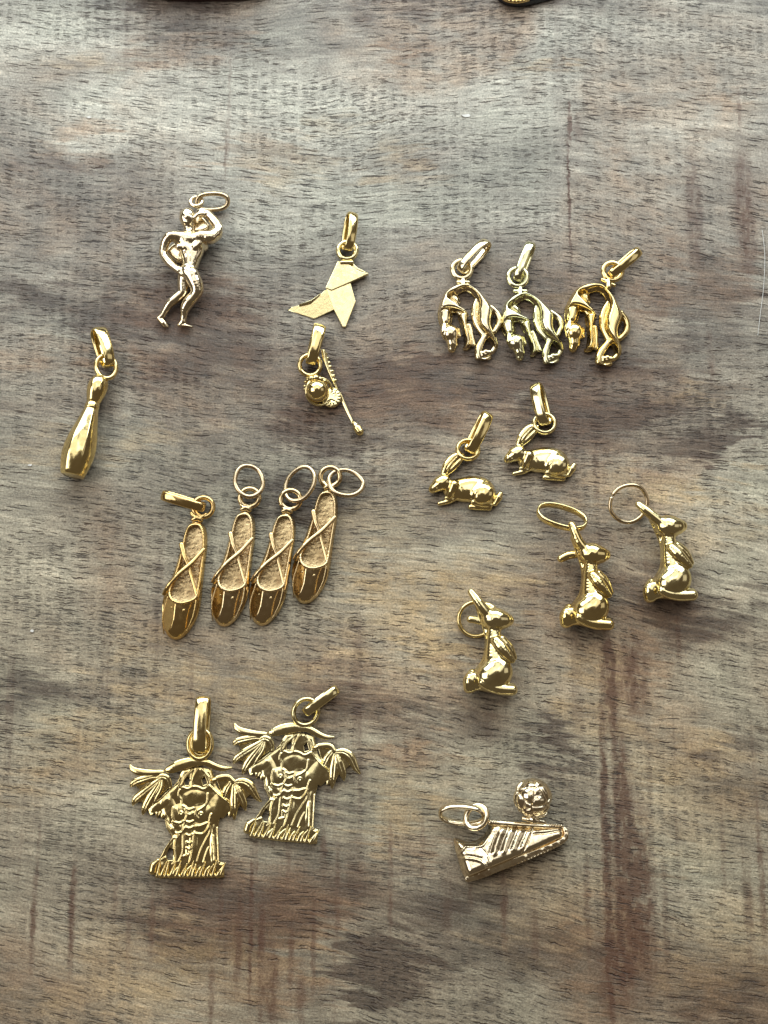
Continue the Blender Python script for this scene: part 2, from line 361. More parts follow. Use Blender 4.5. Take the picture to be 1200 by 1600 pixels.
# ------------------------------------------------------------------ the wooden board
def build_board():
    m, t, b = new_mat('worn_wood')
    geo = t.n.new('ShaderNodeTexCoord').outputs['Object']
    sep = t.n.new('ShaderNodeSeparateXYZ'); t.put(sep.inputs[0], geo); x, y = sep.outputs[0], sep.outputs[1]
    flat = t.xyz(x, y)
    # grain: runs left to right, falling more steeply towards the near edge, gently wandering
    wander = t.noise(t.v('MULTIPLY', flat, (0.10, 0.20, 0)), 1.0, 1.5, 0.4)
    wander2 = t.noise(t.v('MULTIPLY', flat, (0.55, 0.8, 0)), 1.0, 2.0, 0.5)
    slope = t.m('MULTIPLY_ADD', y, -0.0085, 0.115)
    gy = t.m('MULTIPLY_ADD', x, slope, y)
    gy = t.m('MULTIPLY_ADD', wander, 1.3, gy); gy = t.m('MULTIPLY_ADD', wander2, 0.20, gy)
    G = t.xyz(x, gy)
    fz = t.noise(flat, 9.0, 3, 0.6, color=True)                       # fine raggedness
    fzv = t.v('SUBTRACT', fz, (0.5, 0.5, 0.5))
    fibre = t.noise(t.v('MULTIPLY', G, (2.4, 22, 0)), 1.0, 5, 0.62)
    fibre_w = t.noise(t.v('MULTIPLY', G, (0.5, 5.5, 0)), 1.0, 4, 0.6, 0.4)
    mott = t.noise(flat, 30.0, 3, 0.7)
    mott_m = t.noise(t.v('MULTIPLY', flat, (0.9, 1.5, 0)), 2.0, 5, 0.62)
    broad = t.noise(t.v('MULTIPLY', t.v('ADD', G, (7.3, 2.1, 0)), (0.17, 0.42, 0)), 1.0, 4, 0.55, 0.6)
    hue = t.noise(t.v('MULTIPLY', t.v('ADD', G, (31.0, 12.0, 0)), (0.22, 0.3, 0)), 1.0, 4, 0.6, 0.5)
    # saw lines across the grain
    across = t.noise(t.v('MULTIPLY', t.v('ADD', flat, t.v('MULTIPLY', fzv, (0.06, 0.2, 0))), (3.6, 0.10, 0)), 1.0, 4, 0.62)
    across_on = t.ramp(t.noise(t.v('MULTIPLY', flat, (0.5, 0.22, 0)), 1.0, 2, 0.5), 0.40, 0.62)
    across_on = t.m('MULTIPLY', across_on, t.ramp(y, 3.0, -4.5, 0.35, 1.0))

    # irregular patches of colour in the wood, each at its own spot; one paints a shadow
    warp = t.noise(t.v('MULTIPLY', flat, (0.8, 1.3, 0)), 1.0, 4, 0.62, color=True)
    feather = t.noise(t.v('MULTIPLY', G, (0.55, 7.0, 0)), 1.0, 4, 0.6)
    wp = t.v('MULTIPLY_ADD', t.v('SUBTRACT', warp, (0.5, 0.5, 0.5)), (1.6, 1.3, 0), t.xyz(t.m('MULTIPLY_ADD', feather, 3.0, t.m('SUBTRACT', x, 1.5)), t.m('MULTIPLY_ADD', feather, 0.9, t.m('SUBTRACT', y, 0.45))))
    wps = t.v('MULTIPLY_ADD', fzv, (0.10, 0.5, 0), flat)
    def blobs(lst, vec):
        acc = None
        for (cx, cy, rx, ry, st) in lst:
            c = P(cx, cy); iv = (100 / rx, 100 / ry, 0)
            d = t.v('LENGTH', t.v('MULTIPLY', t.v('SUBTRACT', vec, (c[0], c[1], 0)), iv))
            s = t.ramp(d, 1.15, 0.3, 0, st)
            acc = s if acc is None else t.m('ADD', acc, s)
        return acc
    LIGHT = [(330, 170, 330, 110, .55), (90, 60, 160, 60, .4), (720, 170, 300, 110, .5), (1010, 250, 130, 110, .45), (1090, 190, 100, 90, .35), (420, 300, 170, 90, .35),
             (160, 190, 130, 50, .4), (560, 280, 130, 90, .35), (860, 330, 120, 60, .3), (640, 960, 160, 80, .45), (700, 870, 130, 60, .4), (1130, 790, 120, 70, .35), (90, 930, 150, 60, .35),
             (220, 690, 120, 50, .2), (1080, 1090, 130, 70, .25), (640, 1060, 100, 60, .3), (860, 1060, 70, 60, .3), (1050, 1300, 110, 180, .2), (140, 1250, 120, 60, .2), (680, 330, 140, 70, .25), (40, 860, 90, 60, .2)]
    DARK = [(640, 565, 120, 35, .5), (780, 610, 150, 40, .5), (940, 650, 150, 40, .6), (1090, 690, 110, 30, .5), (1160, 700, 60, 14, .6), (860, 730, 60, 50, .4), (560, 700, 130, 26, .4), (60, 270, 90, 60, .18), (290, 30, 120, 40, .35), (300, 0, 160, 16, .8), (240, 490, 190, 60, .4), (360, 560, 150, 60, .35), (560, 640, 190, 70, .5), (30, 470, 80, 70, .3), (940, 690, 90, 50, .55), (1000, 610, 160, 50, .3),  # the far-edge blob left of centre paints in another object's shadow
            (1140, 660, 80, 40, .5), (480, 780, 110, 40, .45), (860, 560, 160, 60, .3), (1090, 960, 160, 45, .55), (980, 905, 110, 40, .4), (30, 1090, 90, 60, .35), (870, 1170, 50, 80, .5),
            (470, 1250, 90, 40, .4), (330, 1430, 160, 90, .4), (600, 1515, 75, 70, .75), (520, 1350, 110, 60, .35), (760, 1500, 160, 60, .25), (560, 1100, 130, 30, .4), (700, 1130, 120, 45, .35),
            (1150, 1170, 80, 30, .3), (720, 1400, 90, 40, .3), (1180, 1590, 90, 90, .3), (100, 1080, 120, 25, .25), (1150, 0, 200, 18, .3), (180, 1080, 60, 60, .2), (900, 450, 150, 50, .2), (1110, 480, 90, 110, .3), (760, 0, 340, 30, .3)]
    TAN = [(560, 830, 90, 60, .4), (700, 900, 140, 60, .5), (120, 1200, 130, 60, .4), (250, 1500, 160, 70, .4), (620, 1260, 70, 60, .4), (1040, 1180, 120, 60, .35), (450, 270, 70, 50, .35), (520, 190, 60, 30, .3), (1080, 620, 80, 20, .4), (650, 960, 150, 70, .6), (700, 1020, 80, 50, .7), (560, 900, 80, 50, .5), (330, 1075, 170, 50, .6), (170, 1140, 120, 40, .5), (240, 1010, 120, 30, .4), (1000, 770, 130, 40, .5), (60, 700, 90, 40, .4), (230, 690, 90, 30, .4), (400, 1140, 120, 40, .5), (380, 1500, 150, 60, .4), (150, 1560, 200, 50, .4),
           (900, 470, 60, 30, .5), (1110, 830, 90, 50, .4), (930, 1080, 60, 90, .6), (860, 1430, 120, 90, .4), (1090, 1260, 120, 120, .4), (860, 100, 90, 20, .4), (1080, 760, 60, 30, .5), (620, 250, 70, 40, .4), (130, 100, 90, 30, .3), (690, 1260, 90, 80, .3), (1150, 1480, 120, 90, .4)]
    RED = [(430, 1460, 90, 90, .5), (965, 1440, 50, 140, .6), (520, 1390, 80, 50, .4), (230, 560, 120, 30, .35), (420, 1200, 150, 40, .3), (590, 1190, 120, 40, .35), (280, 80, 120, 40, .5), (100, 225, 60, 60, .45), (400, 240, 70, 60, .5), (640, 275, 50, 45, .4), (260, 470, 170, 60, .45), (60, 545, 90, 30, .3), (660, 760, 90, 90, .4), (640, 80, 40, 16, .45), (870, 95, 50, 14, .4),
           (600, 620, 160, 50, .25), (1050, 1500, 200, 90, .15), (180, 1180, 150, 50, .35), (370, 1400, 130, 80, .35), (440, 1520, 70, 90, .6), (620, 1330, 50, 90, .4), (350, 1600, 90, 90, .4), (1110, 430, 110, 80, .45),
           (640, 1180, 90, 30, .4), (990, 1040, 40, 70, .35), (430, 1180, 120, 60, .3), (980, 610, 200, 40, .2), (1120, 150, 90, 14, .2), (730, 1010, 50, 40, .45), (1000, 750, 60, 60, .2)]
    STREAK = [(372, 1480, 9, 80, .6), (408, 1500, 7, 110, .7), (425, 1540, 14, 70, .7), (455, 1500, 6, 60, .6), (470, 1560, 10, 60, .5), (490, 1480, 5, 90, .5), (330, 1560, 6, 70, .5), (505, 1330, 7, 50, .5), (400, 1330, 5, 40, .6), (428, 1290, 6, 40, .5),
              (300, 1350, 5, 40, .4), (200, 1470, 5, 60, .35), (60, 1330, 4, 50, .4), (1060, 1000, 5, 60, .35), (1110, 560, 8, 60, .4), (1170, 1420, 10, 90, .45), (1130, 1330, 5, 80, .3), (660, 1330, 5, 60, .35), (735, 1370, 6, 60, .4), (918, 1420, 6, 120, .4), (1040, 1440, 6, 120, .35), (938, 880, 5, 90, .3), (1010, 900, 5, 50, .25), (955, 1520, 30, 90, .5),
              (952, 1060, 14, 100, .9), (990, 1060, 32, 80, .7), (948, 1330, 9, 290, .95), (978, 1370, 26, 220, 1.0), (1008, 1400, 20, 170, .75), (965, 1180, 14, 90, .5), (1085, 330, 20, 130, .55), (1163, 330, 22, 150, .7), (1155, 170, 5, 60, .5), (1190, 1380, 6, 150, .55),
              (890, 190, 5, 42, 1.0), (889, 310, 3, 150, .75), (905, 200, 14, 40, .4), (52, 1440, 6, 90, .7), (113, 1430, 7, 100, .8), (237, 1440, 6, 60, .55), (392, 1440, 4, 150, .8), (450, 1330, 5, 60, .4), (528, 1400, 6, 90, .45),
              (610, 1370, 5, 90, .6), (788, 1420, 7, 70, .6), (836, 1460, 8, 60, .3), (358, 170, 4, 140, .38), (352, 240, 3, 60, .5), (345, 1420, 5, 60, .45), (932, 740, 6, 60, .35), (555, 1350, 20, 70, .3), (700, 1400, 14, 80, .25), (180, 1400, 5, 50, .3)]
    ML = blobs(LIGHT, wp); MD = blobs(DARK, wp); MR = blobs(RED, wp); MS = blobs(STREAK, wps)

    val = t.m('ADD', t.ramp(broad, 0.3, 0.7, -0.38, 0.38, 'LINEAR'), t.m('MULTIPLY', t.m('SUBTRACT', mott_m, 0.5), 0.9))
    val = t.m('ADD', val, t.m('MULTIPLY', ML, 1.1)); val = t.m('SUBTRACT', val, t.m('MULTIPLY', MD, 1.5))
    val = t.m('MULTIPLY_ADD', val, 0.6, t.ramp(y, -8.0, 5.0, 0.49, 0.45, 'LINEAR'), clamp=True)
    c = t.mix(t.ramp(val, 0.0, 1.0, 0, 1, 'LINEAR'), (0.120, 0.096, 0.078), (0.575, 0.54, 0.45))
    # warm brown against grey green
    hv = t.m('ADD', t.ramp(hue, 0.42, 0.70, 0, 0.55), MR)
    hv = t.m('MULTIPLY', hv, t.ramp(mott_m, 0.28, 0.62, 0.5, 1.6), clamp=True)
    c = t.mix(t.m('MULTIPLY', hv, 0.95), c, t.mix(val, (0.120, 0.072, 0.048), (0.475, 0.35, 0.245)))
    gr = t.ramp(hue, 0.5, 0.28, 0, 0.5)
    c = t.mix(gr, c, t.mix(val, (0.115, 0.110, 0.098), (0.52, 0.515, 0.41)))
    MT = blobs(TAN, wp); c = t.mix(t.m('MULTIPLY', MT, t.ramp(mott_m, 0.3, 0.65, 0.4, 1.2), clamp=True), c, t.mix(val, (0.20, 0.13, 0.072), (0.60, 0.47, 0.30)))
    # fibres
    fb = t.ramp(fibre, 0.27, 0.73, 0.66, 1.32, 'LINEAR'); c = t.mix(1.0, c, t.xyz(fb, fb, fb), 'MULTIPLY')
    fw = t.ramp(fibre_w, 0.25, 0.75, 0.80, 1.20, 'LINEAR'); c = t.mix(1.0, c, t.xyz(fw, fw, fw), 'MULTIPLY')
    mo = t.ramp(mott, 0.27, 0.73, 0.64, 1.34, 'LINEAR'); c = t.mix(1.0, c, t.xyz(mo, mo, mo), 'MULTIPLY')
    # cross lines
    al = t.m('MULTIPLY', t.ramp(across, 0.55, 0.75, 0, 0.5), across_on); c = t.mix(al, c, (0.105, 0.062, 0.047))
    al2 = t.m('MULTIPLY', t.ramp(across, 0.40, 0.25, 0, 0.3), across_on); c = t.mix(al2, c, (0.34, 0.32, 0.27))
    st = t.m('MULTIPLY', MS, t.ramp(t.noise(t.v('MULTIPLY', flat, (7, 3.0, 0)), 1.0, 4, 0.65), 0.32, 0.62, 0.5, 1.4), clamp=True)
    c = t.mix(t.m('MULTIPLY', st, 0.8), c, (0.095, 0.042, 0.026))
    # pores: short dark dashes along the grain
    GP = t.v('ADD', G, t.v('MULTIPLY', fzv, (0.12, 0.05, 0)))
    pores = None
    for i, (sx, sy, lo, hi, keep, off, amt) in enumerate(((2.6, 26.0, 0.30, 0.06, 0.20, (0, 0, 0), 0.85), (6.0, 50.0, 0.38, 0.10, 0.30, (3.3, 9.1, 0), 0.75), (1.1, 17, 0.19, 0.03, 0.42, (11, 5.7, 0), 1.0), (0.62, 9.0, 0.10, 0.012, 0.50, (4, 15.7, 0), 0.95))):
        d, col = t.vor(t.v('MULTIPLY', t.v('ADD', GP, off), (sx, sy, 0)))
        cs = t.n.new('ShaderNodeSeparateColor'); t.put(cs.inputs[0], col)
        dens = t.noise(t.v('MULTIPLY', t.v('ADD', G, off), (0.35, 0.7, 0)), 1.0, 2, 0.5)
        on = t.ramp(t.m('ADD', cs.outputs[0], t.m('MULTIPLY', t.m('SUBTRACT', dens, 0.5), 1.5)), 1 - keep - 0.06, 1 - keep + 0.22, 0, 1)
        p = t.m('MULTIPLY', t.m('MULTIPLY', t.ramp(d, lo, hi), on), amt)
        pores = p if pores is None else t.m('MAXIMUM', pores, p)
    pc = t.mix(cs.outputs[1], (0.030, 0.026, 0.030), (0.060, 0.030, 0.022))
    c = t.mix(t.m('MULTIPLY', pores, t.ramp(y, -7.5, -3.0, 0.7, 0.9)), c, pc)
    # hairline scratches, paler
    sv = t.n.new('ShaderNodeMapping'); t.put(sv.inputs[0], flat); sv.inputs['Rotation'].default_value = (0, 0, R(-38)); sv.inputs['Scale'].default_value = (0.55, 11, 1)
    sd, scol = t.vor(sv.outputs[0]); ss = t.n.new('ShaderNodeSeparateColor'); t.put(ss.inputs[0], scol)
    scr = t.m('MULTIPLY', t.ramp(sd, 0.075, 0.03), t.ramp(ss.outputs[0], 0.90, 0.93)); c = t.mix(t.m('MULTIPLY', scr, 0.32), c, (0.46, 0.43, 0.37))
    c = t.mix(t.ramp(y, 6.5, -3.0, 0, 1), c, t.mix(1.0, c, (1.05, 0.975, 0.83), 'MULTIPLY'))
    t.put(b.inputs['Base Color'], c)
    t.put(b.inputs['Roughness'], t.ramp(t.m('ADD', t.m('MULTIPLY', fibre, 0.5), t.m('MULTIPLY', mott_m, 0.5)), 0.3, 0.7, 0.42, 0.62, 'LINEAR'))
    b.inputs['Specular IOR Level'].default_value = 0.42
    h = t.m('SUBTRACT', t.m('ADD', t.m('MULTIPLY', fibre, 0.30), t.m('MULTIPLY', mott, 0.34)), t.m('MULTIPLY', pores, 0.9))
    h = t.m('ADD', h, t.m('MULTIPLY', t.m('SUBTRACT', scr, t.m('MULTIPLY', st, 0.25)), 0.5))
    t.put(b.inputs['Normal'], t.bump(h, 0.9, 0.03))
    bm = bmesh.new(); X0, X1, Y0, Y1, zt, zb = -21, 21, -17, 19, 0, -2.2
    bmesh.ops.create_cube(bm, size=1)
    for v in bm.verts: v.co = Vector(((X0 + X1) / 2 + v.co.x * (X1 - X0), (Y0 + Y1) / 2 + v.co.y * (Y1 - Y0), (zt + zb) / 2 + v.co.z * (zt - zb)))
    bmesh.ops.bevel(bm, geom=list(bm.edges), offset=0.25, segments=3, affect='EDGES')
    me = bpy.data.meshes.new('wooden_table_top'); bm.to_mesh(me); bm.free(); me.materials.append(m)
    for p in me.polygons: p.use_smooth = False
    o = bpy.data.objects.new('wooden_table_top', me); COL.objects.link(o); o['kind'] = 'structure'
build_board()
# ------------------------------------------------------------------ charm 1: bowling pin
def pin():
    t = thing('bowling_pin_charm', 137, 660, 'shiny yellow gold bowling pin charm with a ribbed neck, alone at the left edge', 'charm')
    f = Frame(137, 660, 80, 500, 6.157)
    A = f(482, 532, 17); B = f(205, 1500, 24); L = np.linalg.norm(B - A)
    prof = [(0, 3), (0.012, 9), (0.035, 13), (0.08, 15.8), (0.13, 16.6), (0.19, 15.2), (0.25, 12.0), (0.268, 11.2), (0.275, 10.2)]
    lathe('pin_head', t, A, B, prof, G_YEL, 64, 0.55, nf=7, rot=14)
    lathe('neck_band', t, A, B, [(0.262, 9.5), (0.278, 10.4), (0.282, 11.3), (0.335, 12.2), (0.342, 11.5), (0.35, 10)], G_YEL, 64, 0.5, nf=7, rot=14)
    prof = [(0.338, 10.8), (0.348, 12.2), (0.42, 14.6), (0.52, 19), (0.62, 23.4), (0.72, 26.2), (0.80, 26.4), (0.88, 24.4), (0.95, 21.6), (0.992, 19.4), (1.0, 18.4), (1.0, 12)]
    lathe('pin_body', t, A, B, prof, G_YEL, 84, 0.62, nf=7, rot=14)
    link('loop', t, f(528, 452, 19), 100, 14, 19, 15.5, 3.0, 2.7, G_YEL)
    bail(t, f, 560, 452, 455, 95, G_YEL, W=27, roll=60, rn=5.6, rr=1.4, wide=1.45, flip=True)
pin()

# ------------------------------------------------------------------ folded paper bird
def bird():
    t = thing('bird_charm', 522, 450, 'flat satin gold charm of a folded paper bird with pointed beak and tail', 'charm')
    f = Frame(522, 450, 430, 320, 7.06)
    q = lambda l: [f(*p) for p in l]
    pl = lambda l, z0, zx, zy: [f(X, Y, z0 + zx * (X - 600) / 100 + zy * (Y - 950) / 100) for X, Y in l]
    prism('tail_fold', t, pl([(585, 935), (652, 1155), (430, 1257), (140, 1163), (185, 1128), (260, 1110), (380, 1084), (485, 1000), (545, 945)], 9.0, 1.2, -1.6), 0.4, G_SAT, 0.6)
    prism('tail_edge', t, [f(*q_) for q_ in ((500, 975, 8.4), (400, 1050, 8.0), (262, 1096, 7.4), (262, 1112, 6.4), (384, 1088, 7.2), (490, 1004, 7.8))], 0.6, G_LEM, 0.4)
    prism('body_fold', t, pl([(562, 925), (645, 1150), (745, 1345), (778, 1343), (888, 1065), (822, 835)], 12.0, -1.4, -0.6), 0.8, G_SAT, 0.6)
    prism('head_fold', t, pl([(690, 622), (800, 640), (850, 690), (940, 735), (1028, 755), (980, 778), (825, 850), (625, 938), (556, 915)], 15.0, -0.2, 1.3), 2.2, G_SAT, 0.6)
    prism('crest_fold', t, pl([(790, 640), (852, 640), (905, 692), (1015, 748), (940, 728), (840, 690)], 10.0, -0.7, 0.4), 1.6, G_LEM, 0.5)
    v = Vol(-60, 70, -10, 60, 0, 24, 0.8); v.chain([(*f(730, 636, 11), 3), (*f(850, 634, 11), 3)], 2); 
    mesh_obj('solder_joint', *v.mesh(), G_LEM, t)
    link('loop', t, f(795, 505, 9), 0, 0, 14.5, 14.5, 3.0, 3.0, G_LEM, wob=0.01)
    bail(t, f, 795, 500, 850, 105, G_YEL, W=24, roll=66, rn=5.2, rr=1.5, flip=True, wide=1.1)
bird()

# ------------------------------------------------------------------ ball, disc and scalloped stick
def ballstick():
    t = thing('ball_and_stick_charm', 505, 605, 'small gold charm of a round ball, an engraved disc and a thin scalloped stick', 'charm')
    f = Frame(505, 605, 440, 490, 7.5)
    c = f(418, 905, 20)
    lathe('ball', t, c - np.array([0, 0, 18.5]), c + np.array([0, 0, 18.5]), [(0.5 - 0.5 * math.cos(a), max(0.2, 18.5 * math.sin(a))) for a in np.linspace(0, math.pi, 28)], G_YEL, 48)
    link('rim', t, f(440, 912, 17), 60, 22, 21.5, 21.5, 2.0, 1.6, G_LEM)
    v = Vol(-50, 50, -60, 40, 0, 30, 0.7)
    d = f(585, 985, 9)
    r2 = np.hypot(v.X2 - d[0], (v.Y2 - d[1]) * .95); v.relief(r2 - 15.6, np.clip(13.2 - np.maximum(r2 - 13, 0) ** 2 * .25, 4, 99), 5.0)
    for a in range(0, 360, 24):
        p = d + np.array([11.5 * math.cos(R(a)), 11.5 * math.sin(R(a)), 4.2]); q = d + np.array([15.5 * math.cos(R(a)), 15.5 * math.sin(R(a)), 3.0])
        v.seg((*p, 0.9), (*q, 0.9), 0.8, cut=True)
    for pts in ([(560, 890, 13.4, .8), (600, 880, 13.4, .8), (615, 910, 13.4, .8), (580, 930, 13.4, .8)], [(600, 945, 13.4, .8), (635, 930, 13.4, .8), (630, 965, 13.4, .8)], [(540, 1035, 13, .9), (580, 1010, 13.4, .9), (620, 1030, 13, .9)]):
        v.chain(f.chain(pts), 0.8, cut=True)
    mesh_obj('disc', *v.mesh(1), G_LEM, t)
    v = Vol(-60, 60, -20, 80, 0, 44, 0.7)
    for x, y, z, r in ((315, 770, 24, 4.5), (350, 755, 28, 5), (400, 750, 30, 5.5), (450, 765, 28, 4.5), (500, 790, 25, 3.5), (535, 800, 22, 3), (285, 800, 20, 3.5), (275, 850, 16, 3), (272, 885, 12, 2.2)): v.ell(f(x, y, z), (r, r * .8, r * .8), 2)
    v.chain(f.chain([(315, 775, 24, 3), (400, 760, 28, 4), (520, 800, 22, 2.4)]), 3)
    mesh_obj('leaf_cap', *v.mesh(), G_YEL, t)
    v = Vol(-20, 80, -90, 75, 0, 22, 0.7)
    st = [(490, 440, 14, 3.2), (520, 570, 12, 3.4), (570, 700, 10, 3.0), (625, 830, 8.5, 2.4)]
    v.chain(f.chain(st), 2, n=4)
    for x, y in ((520, 475), (535, 525), (555, 575), (570, 622), (595, 675), (612, 728), (630, 782)): v.ell(f(x, y, 11), (3.0, 2.6, 2.6), 1.2)
    mesh_obj('scalloped_grip', *v.mesh(), G_LEM, t)
    v = Vol(-20, 80, -90, 75, 0, 22, 0.7)
    v.chain(f.chain([(622, 820, 8.5, 2.3), (700, 1000, 6.5, 1.5), (755, 1130, 5.5, 1.5), (845, 1310, 5, 1.7)]), 1, n=4)
    v.chain(f.chain([(690, 930, 8, 1.2), (750, 1080, 7, 1.2), (830, 1260, 6, 1.4)]), 0.6, n=4)
    mesh_obj('shaft', *v.mesh(), G_LEM, t)
    v = Vol(-20, 80, -90, 75, 0, 22, 0.7)
    v.chain(f.chain([(850, 1290, 6, 3.2), (885, 1340, 6.5, 6.2), (915, 1385, 6, 6.4)]), 3); v.chain(f.chain([(850, 1275, 8, 1.5), (915, 1320, 9, 1.6), (945, 1385, 8, 1.5)]), 1)
    mesh_obj('paddle_head', *v.mesh(), G_YEL, t)
    link('loop', t, f(332, 605, 15), 40, 8, 16.5, 16.5, 3.4, 2.6, G_YEL)
    bail(t, f, 340, 590, 448, 150, G_YEL, W=25, roll=80, rn=5.8, rr=1.6, flip=True)
ballstick()

# ------------------------------------------------------------------ three arching cats
def cat_mesh():
    f = Frame(730, 480, 670, 360, 7.275); v = Vol(-62, 60, -92, 62, 0, 34, 0.62)
    v.inflate(smooth_poly(f.poly([(430, 600), (500, 635), (600, 712), (700, 840), (738, 925), (716, 1010), (712, 1090), (750, 1190), (778, 1270), (768, 1345), (738, 1340), (732, 1290), (690, 1232), (598, 1145), (550, 1075), (538, 960), (556, 860), (545, 765), (500, 700), (440, 662), (400, 650)], 12)), 21, 9, zb=2, k=0, base=3, blur=3)
    v.inflate(smooth_poly(f.poly([(195, 685), (300, 618), (430, 598), (510, 640), (490, 690), (430, 662), (380, 672), (310, 716), (205, 752), (260, 790), (340, 850), (432, 915), (450, 960), (410, 960), (330, 922), (240, 900), (165, 910), (118, 960), (118, 880), (150, 780)], 12)), 18, 5.5, zb=2, k=1.5, base=3, blur=3)
    v.inflate(smooth_poly(f.poly([(118, 880), (240, 880), (262, 960), (240, 1090), (150, 1100), (112, 1000)], 8)), 13, 8, zb=2, k=2, base=2, blur=3)
    v.inflate(smooth_poly(f.poly([(330, 950), (425, 925), (442, 960), (436, 1080), (470, 1190), (482, 1300), (440, 1338), (392, 1335), (418, 1300), (410, 1180), (372, 1060)], 12)), 16, 5, zb=2, k=1.5, base=3, blur=2)
    v.inflate(smooth_poly(f.poly([(230, 715), (300, 722), (345, 780), (345, 850), (260, 790)], 5)), 5, 5, zb=2, k=1.5, base=2, blur=4)
    v.chain(f.chain([(562, 770, 7, 3.2), (528, 860, 7, 3.6), (518, 960, 7, 3.8), (542, 1060, 7, 3.8), (598, 1150, 8, 3.6), (645, 1210, 8, 3.6)]), 1.2, n=4)
    v.chain(f.chain([(575, 830, 12, .8), (552, 900, 12, .8), (548, 1010, 12, .8), (595, 1120, 12, .8)]), .6, n=4, cut=True)
    v.chain(f.chain([(690, 900, 22, 1.4), (655, 960, 23, 1.6), (625, 1040, 21, 1.0)]), 1.2, n=4, cut=True)
    v.chain(f.chain([(635, 1205, 9, 2.8), (595, 1285, 9, 3.8), (562, 1370, 9, 4.4), (568, 1450, 9, 4.0), (625, 1478, 8, 2.6), (690, 1440, 7.5, 2.0)]), 1.6, n=4)
    v.chain(f.chain([(742, 1240, 10, 3.2), (758, 1310, 9, 2.6), (720, 1375, 9, 2.6), (655, 1405, 10, 3.2), (618, 1420, 10, 3.2)]), 1.6, n=4)
    for x, y in ((615, 1395), (650, 1380), (690, 1385)): v.ell(f(x, y, 12), (2.6, 2.2, 2), 1)
    v.chain(f.chain([(705, 870, 10, 2.2), (765, 930, 8, 2.9), (798, 1000, 7.5, 3.1), (795, 1070, 7.5, 3.1), (748, 1150, 8, 2.2)]), 1.5, n=4)
    # chest, neck, head
    v.chain(f.chain([(330, 925, 8, 2.4), (372, 970, 8, 2.6), (402, 1080, 8, 2.2), (425, 1200, 8, 2.0)]), 2, n=3)
    v.chain(f.chain([(460, 1080, 6, 1.4), (482, 1150, 6, 1.6), (502, 1240, 6, 1.6), (508, 1298, 6, 2.2)]), 1.2, n=3)
    v.chain(f.chain([(230, 790, 17, .9), (320, 850, 18, 1.1), (420, 930, 17, 1)]), .8, n=3, cut=True)
    v.ell(f(245, 1170, 11), (11.6, 12.6, 9.5), 3); v.chain(f.chain([(250, 1200, 10, 8.5), (268, 1290, 9.5, 7.2), (262, 1350, 8.5, 4.8)]), 3)
    v.chain(f.chain([(175, 1080, 12, 2.6), (168, 1150, 14, 3.8), (182, 1225, 12, 1.8)]), 1.2); v.chain(f.chain([(325, 1130, 10, 2), (335, 1200, 10, 2.6)]), 2)
    v.ell(f(232, 1258, 17), (1.6, 1.6, 1.6), .6, cut=True); v.ell(f(295, 1255, 16.5), (1.5, 1.5, 1.5), .6, cut=True)
    v.chain(f.chain([(225, 1215, 19.5, 1.0), (255, 1235, 19, 1.2), (275, 1230, 19, 1)]), .8, cut=True); v.chain(f.chain([(266, 1320, 16, .9), (264, 1370, 14, .8)]), .6, cut=True)
    v.F -= 1.6
    return v.mesh()
CATS = [((721.5, 421), (762, 379), 0, G_PALE, 'pale gold arching cat charm, leftmost of the three cats', 0, False), ((809, 433), (830, 381), 1, G_GRN, 'greenish gold arching cat charm between the two other cats', 1, False),
        ((957, 424), (998, 392), 2, G_YEL, 'yellow gold arching cat charm with wide-leaning bail, rightmost of the three cats', 2, True)]
CV = cat_mesh(); cat0 = None
CAT_FIT = [None, ((725, 442.5), (752.5, 562.7), (815.4, 456.5), (859.3, 569)), ((725, 442.5), (752.5, 562.7), (934.1, 442.6), (939.6, 571))]
for (lc, bt, i, mat, lab, _, fl) in CATS:
    org = ((730, 480), (825, 490), (938, 480))[i]
    t = thing('cat_charm', *org, lab, 'charm', 'arching cat charms'); f = Frame(*org)
    if i == 0: cat0 = mesh_obj('cat_body', *CV, mat, t)
    else: o = dup(cat0, t, mat); q = CAT_FIT[i]; fit(o, q[0], q[1], q[2], q[3], ((730, 480), org), 10)
    link('loop', t, f(lc[0], lc[1], 12), 0, 0, 15, 15, 2.6, 3.0, mat, wob=0.012)
    e = ((719, 424), (808, 438), (954, 430))[i]
    bail(t, f, e[0], e[1], *bt, mat, W=24, roll=(68, 78, 70)[i], rn=4.6, rr=1.5, flip=(False, False, True)[i], wide=1.15)
    b = ((713, 441, 734, 441), (802, 455, 824, 455), (939, 437, 962, 446))[i]
    v = Vol(-60, 60, -60, 60, 4, 22, .8); mx, my = (b[0] + b[2]) / 2, (b[1] + b[3]) / 2; v.chain([(*f(b[0] + 2, b[1], 12), 3), (*f(b[2] - 2, b[3], 12), 3)], 1.5); v.chain([(*f(mx, my - 5, 12), 3.6), (*f(mx, my + 7, 13), 5)], 2)
    mesh_obj('solder_joint', *v.mesh(), mat, t)

